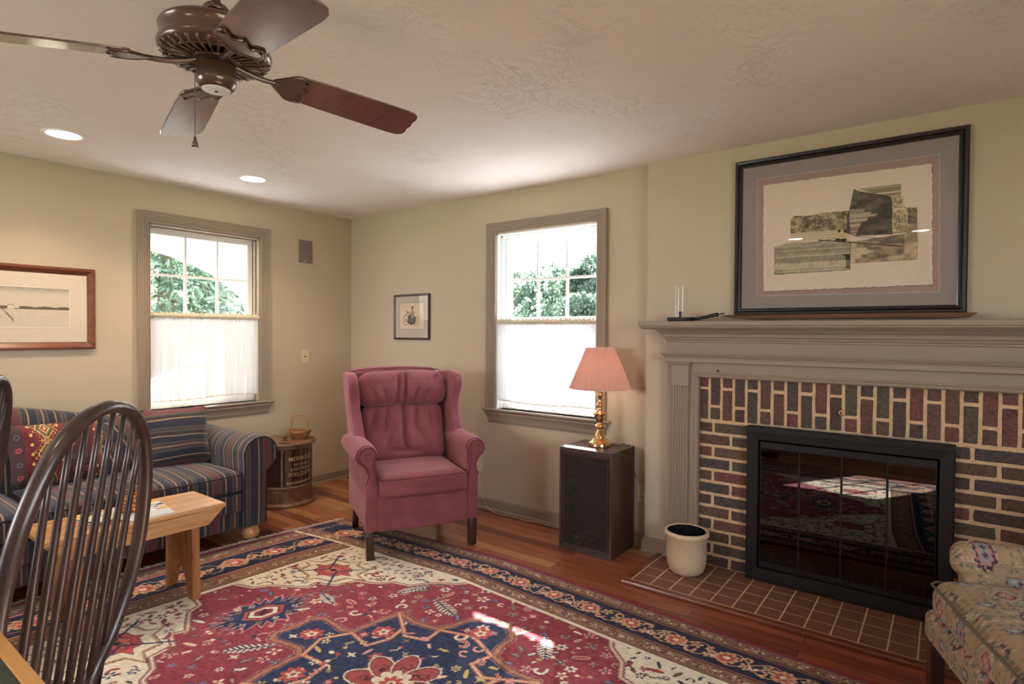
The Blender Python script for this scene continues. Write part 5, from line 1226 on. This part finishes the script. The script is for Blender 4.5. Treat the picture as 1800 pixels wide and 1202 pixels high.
w2 = copy_tree(w1); w2.location = (1.44, -3.0, 0); w2.rotation_euler = (0, 0, 1.08); w2['label'] = 'dark hoop-back chair cut off by the left edge of the photo'
tb = thing('dining_table', 'table corner with golden wood rim and green slate top', 'table', (2.5, -3.7, 0))
tx0, tx1, ty0, ty1, tz = 1.75, 3.46, -4.2, -3.203, .79
mk('wood_rim', [box(tx0, tx1, ty1-.026, ty1, tz-.035, tz), box(tx0, tx1, ty0, ty0+.026, tz-.035, tz), box(tx0, tx0+.026, ty0+.026, ty1-.026, tz-.035, tz), box(tx1-.026, tx1, ty0+.026, ty1-.026, tz-.035, tz)], 'maple', tb, bevel=.003)
mk('slate_top', [box(tx0+.026, tx1-.026, ty0+.026, ty1-.026, tz-.03, tz-.001)], 'slate', tb)
mk('pedestal', [lathe([(.12, .05), (.06, .10), (.05, .3), (.075, .45), (.05, .6), (.09, .745), (0, .745)], 28, (2.6, -3.7, 0))], 'windsor', tb, smooth=True)
mk('foot', [xf(rbox((.9, .09, .05), .02, 2, 2), (2.6, -3.7, .026)), xf(rbox((.09, .7, .05), .02, 2, 2), (2.6, -3.7, .026))], 'windsor', tb)

# ------------------------------------------------------------------ ceiling fan
fz = 2.125; fan = thing('ceiling_fan', 'brown four-blade ceiling fan with slotted motor housing and pull chain', 'ceiling fan', (2.924, -2.708, fz))
def FM(name, parts, mat='bronze', parent=fan, **kw): kw.setdefault('smooth', True); return mk(name, parts, mat, parent, world=False, **kw)
FM('canopy', [lathe([(0, H-fz), (.065, H-fz), (.066, H-fz-.02), (.05, H-fz-.05), (.018, H-fz-.07), (0, H-fz-.07)], 32)])
FM('downrod', [lathe([(.0115, .07), (.0115, H-fz-.06)], 16, cap=False), lathe([(.034, .128), (.036, .134), (.030, .144), (.016, .152), (.012, .16)], 24, cap=False)])
FM('motor_housing', [lathe([(.03, .086), (.09, .084), (.128, .078), (.137, .072), (.140, .066), (.136, .061), (.136, .034), (.140, .028), (.143, .020), (.141, .010), (.132, .000), (.120, -.005)], 64, cap=False)], auto=40)
vent = []; n = 32
for k in range(n):
    a = 2*PI*k/n
    pts = [(.050, -.005), (.085, -.006), (.108, -.005), (.122, -.003), (.136, .006)]
    vent.append(tube([(r*math.cos(a), r*math.sin(a), z) for r, z in pts], [.0035, .0042, .005, .0055, .005], 6))
vent.append(lathe([(.064, -.006), (.066, -.008), (.048, -.010), (.044, -.006), (.050, .000), (.062, -.001), (.064, -.006)], 48, cap=False))
vent.append(tube([(.112*math.cos(a), .112*math.sin(a), -.004) for a in np.linspace(0, 2*PI, 48, endpoint=False)], .0042, 6, closed=True))
FM('vent_grille', vent); FM('motor_core', [lathe([(0, .004), (.12, .010), (.10, .03), (0, .03)], 40)], 'dark')
FM('rotor_hub', [lathe([(.046, .012), (.050, -.004), (.048, -.014), (.036, -.018), (0, -.018)], 40, cap=False)], 'dark')
FM('switch_housing', [lathe([(.030, -.014), (.047, -.016), (.050, -.020), (.050, -.052), (.052, -.058), (.051, -.066), (.044, -.078), (.038, -.082), (0, -.082)], 48)], auto=45)
FM('end_cap', [lathe([(.036, -.0825), (.033, -.0855), (0, -.0865)], 40, cap=False)], 'white', label='white round cap under the fan'); FM('cap_screw', [lathe([(.005, -.0865), (.004, -.089), (0, -.089)], 12)])
ch = [lathe([(0, -.0024), (.0022, 0), (0, .0024)], 8, (-.050, -.034, -.05-.0045*i)) for i in range(36)]
FM('pull_chain', ch+[tube([(-.040, -.018, -.044), (-.052, -.035, -.044)], .005, 8)]); FM('chain_pull', [lathe([(.002, .012), (.004, .010), (.004, .002), (.008, -.008), (.009, -.016), (0, -.016)], 14, (-.050, -.034, -.222))])
def blade_parts(A, droop):
    R = Matrix.Rotation(A, 3, 'Z') @ Matrix.Rotation(droop, 3, 'Y') @ Matrix.Rotation(math.radians(BP), 3, 'X')
    tr = lambda vf: (vf[0] @ np.array(R).T, vf[1])
    # outline of a blade along +X, pitched about its long axis
    o = [(.198, -.050), (.215, -.058), (.30, -.063), (.45, -.067), (.55, -.069), (.585, -.066), (.600, -.056), (.605, -.040), (.601, -.02), (.606, 0), (.601, .02), (.605, .040), (.600, .056), (.585, .066), (.55, .069), (.45, .067), (.30, .063), (.215, .058), (.198, .050)]
    b = FM('blade', [tr(prism([(x, y) for x, y in o], -.010, -.0045))], 'fanblade_brown', smooth=False, bevel=.0015, label='walnut-brown blade')
    arm = [tube(catmull([(.046, 0, -.004), (.085, 0, -.012), (.125, 0, -.016), (.165, 0, -.014)], 5), [.0075]*16, 8)]
    for s in (1, -1):
        arm.append(tube(catmull([(.155, 0, -.014), (.178, s*.030, -.014), (.198, s*.052, -.0135), (.222, s*.056, -.0135), (.245, s*.048, -.0135), (.236, s*.034, -.0135), (.222, s*.026, -.0135), (.232, s*.012, -.0135), (.250, s*.0, -.0135)], 5), [.0048]*41, 8))
    pl = prism([(.150, -.012), (.175, -.036), (.198, -.054), (.222, -.056), (.236, -.036), (.224, -.024), (.240, 0), (.224, .024), (.236, .036), (.222, .056), (.198, .054), (.175, .036), (.150, .012)], -.0165, -.0112)
    FM('blade_iron', [tr(join(arm)), tr(pl)], 'bronze', b, auto=50)
BP = -14.0
for A_, d_ in ((76, 3.5), (165, 3.8), (246, 5.5), (349, 6.0)): blade_parts(math.radians(A_), math.radians(d_))

# ------------------------------------------------------------------ recessed downlights
def downlight(x, y, label, on=48):
    r = thing('recessed_light', label, 'ceiling light', (x, y, H), 0, 'recessed ceiling lights')
    mk('trim_ring', [lathe([(.098, 0), (.099, -.003), (.092, -.005), (.078, -.004), (.075, -.0005)], 48, cap=False)], 'white', r, smooth=True, world=False)
    mk('lens', [lathe([(0, -.0012), (.0765, -.0012)], 40, cap=False)], 'bulb', r, world=False)
    light('downlight', 'SPOT', (x, y, H-.012), on, (1.0, .82, .58), size=.06, direction=(0, 0, -1), spot_size=math.radians(128), spot_blend=.7)
downlight(.683, -2.432, 'lit round downlight nearer the left edge of the photo, above the sofa')
downlight(.645, -1.334, 'lit round downlight above the left window, nearer the room corner')
downlight(3.17, -3.79, 'lit downlight over the dining table, mirrored in the big picture glass at left', 10)
downlight(4.31, -3.92, 'lit downlight behind the camera, mirrored in the big picture glass at right', 9)

# ------------------------------------------------------------------ pictures
def picture(name, label, fn, a0, a1, b0, b1, fw, fmat, C, depth, prof=None, glass=True, flip=False):
    root = thing(name, label, 'picture', fn((a0+a1)/2, b0, depth*.5))
    pr = prof or [(0, .001), (0, depth*.75), (fw*.15, depth*.85), (fw*.3, depth), (fw*.7, depth), (fw, depth*.8), (fw, .001)]
    mk('frame', [frame(a0+fw, a1-fw, b0+fw, b1-fw, pr, fn)], fmat, root)
    W, Hh = a1-a0-2*fw, b1-b0-2*fw
    def pos(X, Y):
        q = fn(a0+fw+X, b0+fw+Y, np.full_like(X, depth*.45)); return tuple(np.broadcast_to(np.asarray(c, float), X.shape) for c in q)
    mk('mat_and_print', [C.mesh(pos)], 'print', root, col=C.colors())
    mk('backing', [(lambda vf: (np.array([fn(*p) for p in vf[0]]), vf[1]))(box(a0+fw*.5, a1-fw*.5, b0+fw*.5, b1-fw*.5, .0012, depth*.42))], 'dark', root)
    if glass: mk('glass', [(lambda vf: (np.array([fn(*p) for p in vf[0]]), vf[1]))(box(a0+fw-.001, a1-fw+.001, b0+fw-.001, b1-fw+.001, depth*.58, depth*.62))], 'picglass', root)
    return root
# large river picture over the mantel (coordinates in metres from the lower left of the frame)
bw, bh, fw = 1.045, .866, .040
C = Canvas(bw-2*fw, bh-2*fw, 620, 500, (150, 140, 138)); o_ = lambda P: [(x-fw, y-fw) for x, y in P]
C.poly(o_([(.113, .758), (.934, .752), (.942, .101), (.121, .108)]), (190, 178, 172)); C.poly(o_([(.116, .755), (.931, .749), (.939, .104), (.124, .111)]), (166, 138, 130))
rd = random.Random(2)
pp = []; cr_ = [(.148, .719), (.905, .712), (.915, .137), (.156, .133)]
for (xa, ya), (xb, yb) in zip(cr_, cr_[1:]+cr_[:1]):
    for k in range(50): t = k/50; pp.append((xa+(xb-xa)*t+rd.uniform(-.0022, .0022), ya+(yb-ya)*t+rd.uniform(-.0022, .0022)))
C.poly(o_([(x+.002, y-.004) for x, y in pp]), (120, 98, 90)); C.poly(o_(pp), (226, 206, 190))  # darker offset copy paints the sheet's drop shadow on the mat
N1 = fnoise(500, 620, 5, 30, 4); N2 = fnoise(500, 620, 6, 90, 3); N3 = np.tile(fnoise(500, 12, 7, 120, 2)[:, :1], (1, 620))
def wash(P, c1, c2, N, c=1.0):
    before = C.a.copy(); C.poly(o_(P), (1, 2, 3)); m = (C.a[..., 0] == 1) & (C.a[..., 1] == 2); t = np.clip((N-.5)*2.6*c+.5, 0, 1)[..., None]
    C.a[:] = before; C.a[m] = (np.array(c1)*(1-t)+np.array(c2)*t)[m]
wash([(.21, .376), (.29, .392), (.572, .371), (.571, .227), (.212, .223)], (142, 132, 112), (204, 188, 162), .6*N3+.4*N1)
wash([(.288, .515), (.306, .532), (.38, .525), (.447, .534), (.504, .531), (.562, .530), (.56, .434), (.289, .440)], (98, 86, 66), (190, 168, 136), N2*.5+N1*.5, 1.3)
wash([(.289, .44), (.56, .434), (.572, .37), (.29, .392)], (190, 172, 144), (220, 202, 178), N3)
wash([(.805, .516), (.849, .512), (.852, .260), (.571, .261), (.569, .37), (.807, .39)], (150, 128, 104), (206, 182, 150), N1)
wash([(.81, .512), (.849, .51), (.85, .434), (.812, .435)], (84, 74, 58), (140, 124, 98), N2)
wash([(.601, .634), (.782, .635), (.783, .560), (.742, .572)], (130, 116, 92), (214, 196, 166), N3, 1.2)
wash([(.582, .637), (.606, .624), (.737, .581), (.747, .565), (.75, .391), (.593, .398), (.551, .416), (.554, .51), (.564, .533)], (66, 60, 52), (110, 102, 88), N1)
wash([(.747, .565), (.76, .575), (.782, .566), (.798, .535), (.811, .468), (.812, .397), (.75, .391)], (160, 140, 108), (216, 196, 162), N2)
for k in range(7): z = .395+.025*k; C.line(o_([(.75, z), (.812-.004*k, z+.004)]), .0022, (84, 72, 58))
for k in range(16): x, z = rd.uniform(.755, .805), .395+.025*rd.randint(0, 6); C.line(o_([(x, z), (x+.001, z+.024)]), .002, (96, 84, 66))
for k in range(6): z = .42+.032*k; C.line(o_([(.60, z), (.745, z+.002)]), .0014, (58, 52, 46), .6)
wash([(.564, .536), (.634, .531), (.629, .516), (.663, .515), (.656, .501), (.687, .5), (.677, .489), (.648, .486), (.64, .469), (.619, .465), (.593, .398), (.571, .408)], (120, 110, 94), (190, 172, 146), N3, 1.1)
wash([(.60, .372), (.80, .39), (.80, .29), (.66, .275), (.60, .30)], (112, 98, 82), (170, 148, 122), N1, 1.2)
wash([(.572, .336), (.642, .337), (.648, .321), (.677, .318), (.637, .302), (.621, .301), (.622, .283), (.592, .282), (.592, .26), (.573, .261)], (196, 178, 150), (214, 196, 168), N1)
wash([(.532, .31), (.57, .308), (.571, .234), (.552, .236), (.551, .297)], (50, 46, 38), (130, 118, 96), N3, 1.4)
for k in range(12): xa = .23+.034*k; C.line(o_([(xa-.06, .23), (.30+.022*k, .385)]), .0013, (116, 106, 84), .7)
C.line(o_([(.571, .371), (.571, .228), (.212, .223), (.21, .376)]), .002, (90, 80, 60)); C.line(o_([(.852, .44), (.852, .260), (.575, .261)]), .0015, (120, 106, 86))
C.line(o_([(.423, .393), (.56, .370), (.788, .329)]), .0055, (70, 46, 44)); C.line(o_([(.347, .374), (.438, .385), (.522, .399)]), .0028, (64, 52, 46)); C.line(o_([(.56, .415), (.60, .395), (.745, .368)]), .0028, (80, 66, 58))
for (x, z) in ((.519, .405), (.545, .402)): C.ell(x-fw, z-fw, .013, .020, (206, 182, 140)); C.ell(x-fw+.001, z-fw+.026, .007, .009, (60, 44, 40)); C.ell(x-fw-.004, z-fw-.02, .014, .008, (56, 44, 42))
picture('river_picture', 'large black-framed sepia river picture standing on the mantel', lambda a, b, d: (a, -(d+.080), b), 3.571, 3.571+bw, 1.4815, 1.4815+bh, fw, 'blackframe', C, .030,
        [(0, .001), (0, .016), (.006, .018), (.010, .024), (.014, .024), (.018, .020), (.022, .028), (.034, .030), (.040, .024), (.040, .001)])
# snow scene on the left wall
lw, lh = 1.07, .524; fw = .046; C = Canvas(lw-2*fw, lh-2*fw, 560, 260, (222, 206, 190))
# canvas x runs towards +y (right in the room), right end is the visible one
X1 = lw-2*fw; inner = (.10, X1-.094, .095, .34)
C.rect(inner[0]-.010, inner[1]+.010, inner[2]-.010, inner[3]+.010, (196, 180, 162)); C.rect(inner[0]-.008, inner[1]+.008, inner[2]-.008, inner[3]+.008, (232, 220, 204))
N = fnoise(260, 560, 3, 40, 3); ys = np.linspace(0, lh-2*fw, 260)[:, None]; xs = np.linspace(0, X1, 560)[None]
m = (xs > inner[0]) & (xs < inner[1]) & (ys > inner[2]) & (ys < inner[3]); g = np.clip((ys-.30)/.04, 0, 1)*(.5+N)
C.a[m] = (np.array([214, 200, 184])*(1-.42*g[..., None])+np.array([100, 90, 78])*(.42*g[..., None])+(N[..., None]-.5)*8)[m]
hz = .208; r6 = random.Random(6)
for x in np.arange(inner[0], inner[1]-.004, .004):
    h_ = .006+.006*abs(math.sin(x*31))+.003*r6.random(); C.line([(x, hz-.002), (x, hz+h_*(0 if (.60 < x < .63) else 1))], .004, (90, 78, 64), .85)
for s, x0_ in ((1, .545), (-1, .515)):
    for k in range(9): t = k/8; C.line([(x0_+s*(.006+.05*t), hz-.006-.075*t), (x0_+s*(.006+.05*t), hz-.006-.075*t+.006+.018*t)], .003, (60, 50, 42))
    C.line([(x0_+s*.006, hz-.002), (x0_+s*.056, hz-.072)], .0016, (90, 78, 66))
C.poly([(.575, hz-.002), (.575, hz+.014), (.590, hz+.024), (.606, hz+.014), (.606, hz-.002)], (226, 214, 198)); C.line([(.572, hz+.013), (.590, hz+.026), (.608, hz+.013)], .003, (80, 68, 58))
for k in range(40): x, y = r6.uniform(.5, .75), r6.uniform(.11, .17); C.line([(x, y), (x+.004, y+.006)], .0012, (150, 136, 120))
picture('snow_picture', 'cherry-framed pencil landscape with wide white mat above the sofa', WL, -2.082-lw, -2.082, 1.252, 1.252+lh, fw, 'cherryframe', C, .030, [(0, .001), (0, .012), (.004, .013), (.030, .030), (.040, .030), (.046, .024), (.046, .001)])
# small tractor sketch
C = Canvas(.405, .358, 300, 270, (196, 180, 168)); C.rect(.052, .356, .070, .303, (90, 64, 54)); C.rect(.055, .353, .073, .300, (222, 202, 178))
ik = (70, 66, 60)
for (x, y, r, q) in ((.135, .150, .045, .80), (.262, .145, .038, .78)): C.ell(x, y, r*.85, r, ik, ring=q); C.ell(x, y, r*.3, r*.36, (110, 104, 94), ring=.5); C.line([(x-r*.6, y-r*.6), (x+r*.6, y+r*.6)], .0025, (120, 112, 100)); C.line([(x-r*.6, y+r*.6), (x+r*.6, y-r*.6)], .0025, (120, 112, 100))
C.poly([(.150, .130), (.165, .195), (.225, .200), (.255, .170), (.245, .120), (.19, .108)], (84, 82, 76)); C.poly([(.170, .145), (.20, .185), (.235, .180), (.23, .13)], (112, 110, 102)); C.line([(.125, .195), (.15, .215), (.19, .205)], .006, ik); C.line([(.14, .225), (.165, .222)], .008, (110, 98, 84))
C.poly([(.195, .175), (.193, .222), (.207, .236), (.226, .226), (.236, .20), (.228, .172)], (170, 152, 130)); C.line([(.195, .19), (.193, .222), (.207, .236), (.226, .226), (.236, .20)], .0025, ik); C.ell(.212, .252, .010, .014, (150, 128, 108)); C.ell(.213, .262, .011, .010, ik); C.line([(.235, .10), (.236, .118)], .004, ik)
picture('sketch_picture', 'small dark-framed sketch of a person on an old tractor', WB, .617, 1.056, 1.3105, 1.7025, .017, 'darkwood', C, .022)

# ------------------------------------------------------------------ things on the mantel
cs = thing('chamber_candlestick', 'black iron chamberstick with glass chimney at the left end of the mantel', 'candle holder', (3.300, -.205, 1.4492))
v, f = lathe([(0, 0), (.066, 0), (.072, .004), (.076, .022), (.0745, .0225), (.069, .006), (0, .005)], 40); v[:, 0] *= 1.06
mk('pan', [(v, f)], 'ebony', cs, smooth=False, world=False, auto=40)
mk('candle_socket', [lathe([(0, .005), (.014, .006), (.013, .03), (.0145, .045), (.013, .056), (0, .058)], 18)], plain('plum_candle', L3(70, 46, 50), .5), cs, smooth=True, world=False)
mk('glass_chimney', [lathe([(.0375, .006), (.0375, .207)], 40, cap=False)], 'chimney', cs, smooth=True, world=False)
mk('handle', [tube([(.072, 0, .010), (.135, .0, .022), (.214, .0, .038)], [.012, .013, .015], 10, flat=((0, 0, 1), .75, 1)), tube([(.214, 0, .038), (.250, 0, .044)], .0035, 8)], 'ebony', cs, smooth=True, world=False)
n = 40; xs = np.linspace(0, 1, n); V = []
for t in xs:
    w = .5*1.118; x = 3.532+1.118*t; hgt = .020*min(1, (t/.10)**.7+.04, ((1-t)/.035)**.6+.15); zc = 1.4805-hgt; V += [(x, -.232, 1.4805), (x, -.098, 1.4805), (x, -.105, zc), (x, -.225, zc)]
F = [(i*4+k, i*4+(k+1) % 4, (i+1)*4+(k+1) % 4, (i+1)*4+k) for i in range(n-1) for k in range(4)]+[(3, 2, 1, 0), tuple((n-1)*4+k for k in range(4))]
V = np.array(V); V[:, 2] = np.maximum(V[:, 2], 1.4493)
V[:, 2] += 0
wb_ = mk('display_board', [(V, F)], woodmat('brown_display_board', L3(86, 56, 42), L3(112, 76, 56), L3(130, 92, 70), 0, .4, .2), bevel=.002); tag(wb_, 'long tapered brown wooden board lying under the big picture on the mantel', 'board')

# ------------------------------------------------------------------ wall fittings
def fit(name, label, cat, fn, a0, a1, b0, b1, d, mat='ivory', extra=None):
    r = thing(name, label, cat, fn((a0+a1)/2, b0, 0)); B_ = lambda *q: (lambda vf: (np.array([fn(*p) for p in vf[0]]), vf[1]))(box(*q))
    mk('plate', [B_(a0, a1, b0, b1, .0005, d)], mat, r, bevel=.002)
    if extra: extra(r, B_)
    return r
def exs(r, B_):
    mk('grille', [B_(-.565, -.427, 1.975, 2.178, .004, .0095)], 'grille', r); mk('badge', [B_(-.515, -.495, 1.990, 1.994, .0095, .0105)], 'white', r)
fit('wall_speaker', 'flush in-wall speaker with grey grille high beside the left window', 'speaker', WL, -.583, -.409, 1.955, 2.196, .008, 'wall', exs)
def exw(r, B_): mk('toggle', [B_(-.504, -.496, 1.148, 1.158, .004, .016)], 'dark', r); mk('screw', [B_(-.502, -.498, 1.178, 1.181, .004, .0055), B_(-.502, -.498, 1.122, 1.125, .004, .0055)], 'dark', r)
fit('light_switch', 'small ivory light switch plate near the room corner', 'switch', WL, -.538, -.462, 1.093, 1.213, .005, 'ivory', exw)
def mkout(a, c, dd=0):
    def ex(r, B_):
        for z in (c+.026, c-.026):
            s = mk('socket', [B_(a-.017, a+.017, z-.016, z+.016, .004, .0062)], 'ivory', r, bevel=.002)
            mk('slot', [B_(a-.009, a-.006, z-.001, z+.009, .006, .0068), B_(a+.006, a+.009, z-.001, z+.008, .006, .0068), B_(a-.002, a+.002, z-.011, z-.007, .006, .0068)], 'dark', s, world=False)
    return ex
fit('wall_outlet', 'ivory wall outlet beside the recliner', 'outlet', WB, 1.559, 1.637, .285, .405, .005, 'ivory', mkout(1.598, .345))
fit('wall_outlet', 'ivory wall outlet between the loudspeaker and the chimney breast', 'outlet', WB, 2.945, 3.021, .283, .403, .005, 'ivory', mkout(2.983, .343))
wc = mk('thin_cable', [tube(catmull([(1.60, -.010, .29), (1.63, -.012, .20), (1.665, -.03, .10), (1.72, -.045, .03), (1.80, -.05, .004), (1.90, -.055, .0035), (2.02, -.05, .0035), (2.10, -.06, .0035), (2.18, -.04, .0035), (2.30, -.045, .0035), (2.5, -.04, .0035)], 6), .0022, 6)], 'ivory', smooth=True); tag(wc, 'thin pale cable running from the recliner outlet along the floor', 'cable')

# ------------------------------------------------------------------ finish
def fixn():
    import bmesh
    seen = set()
    for o in bpy.data.objects:
        if o.type != 'MESH' or o.data.name in seen or len(o.data.polygons) > 20000: continue
        seen.add(o.data.name); b = bmesh.new(); b.from_mesh(o.data); bmesh.ops.recalc_face_normals(b, faces=b.faces); b.to_mesh(o.data); b.free()
fixn()
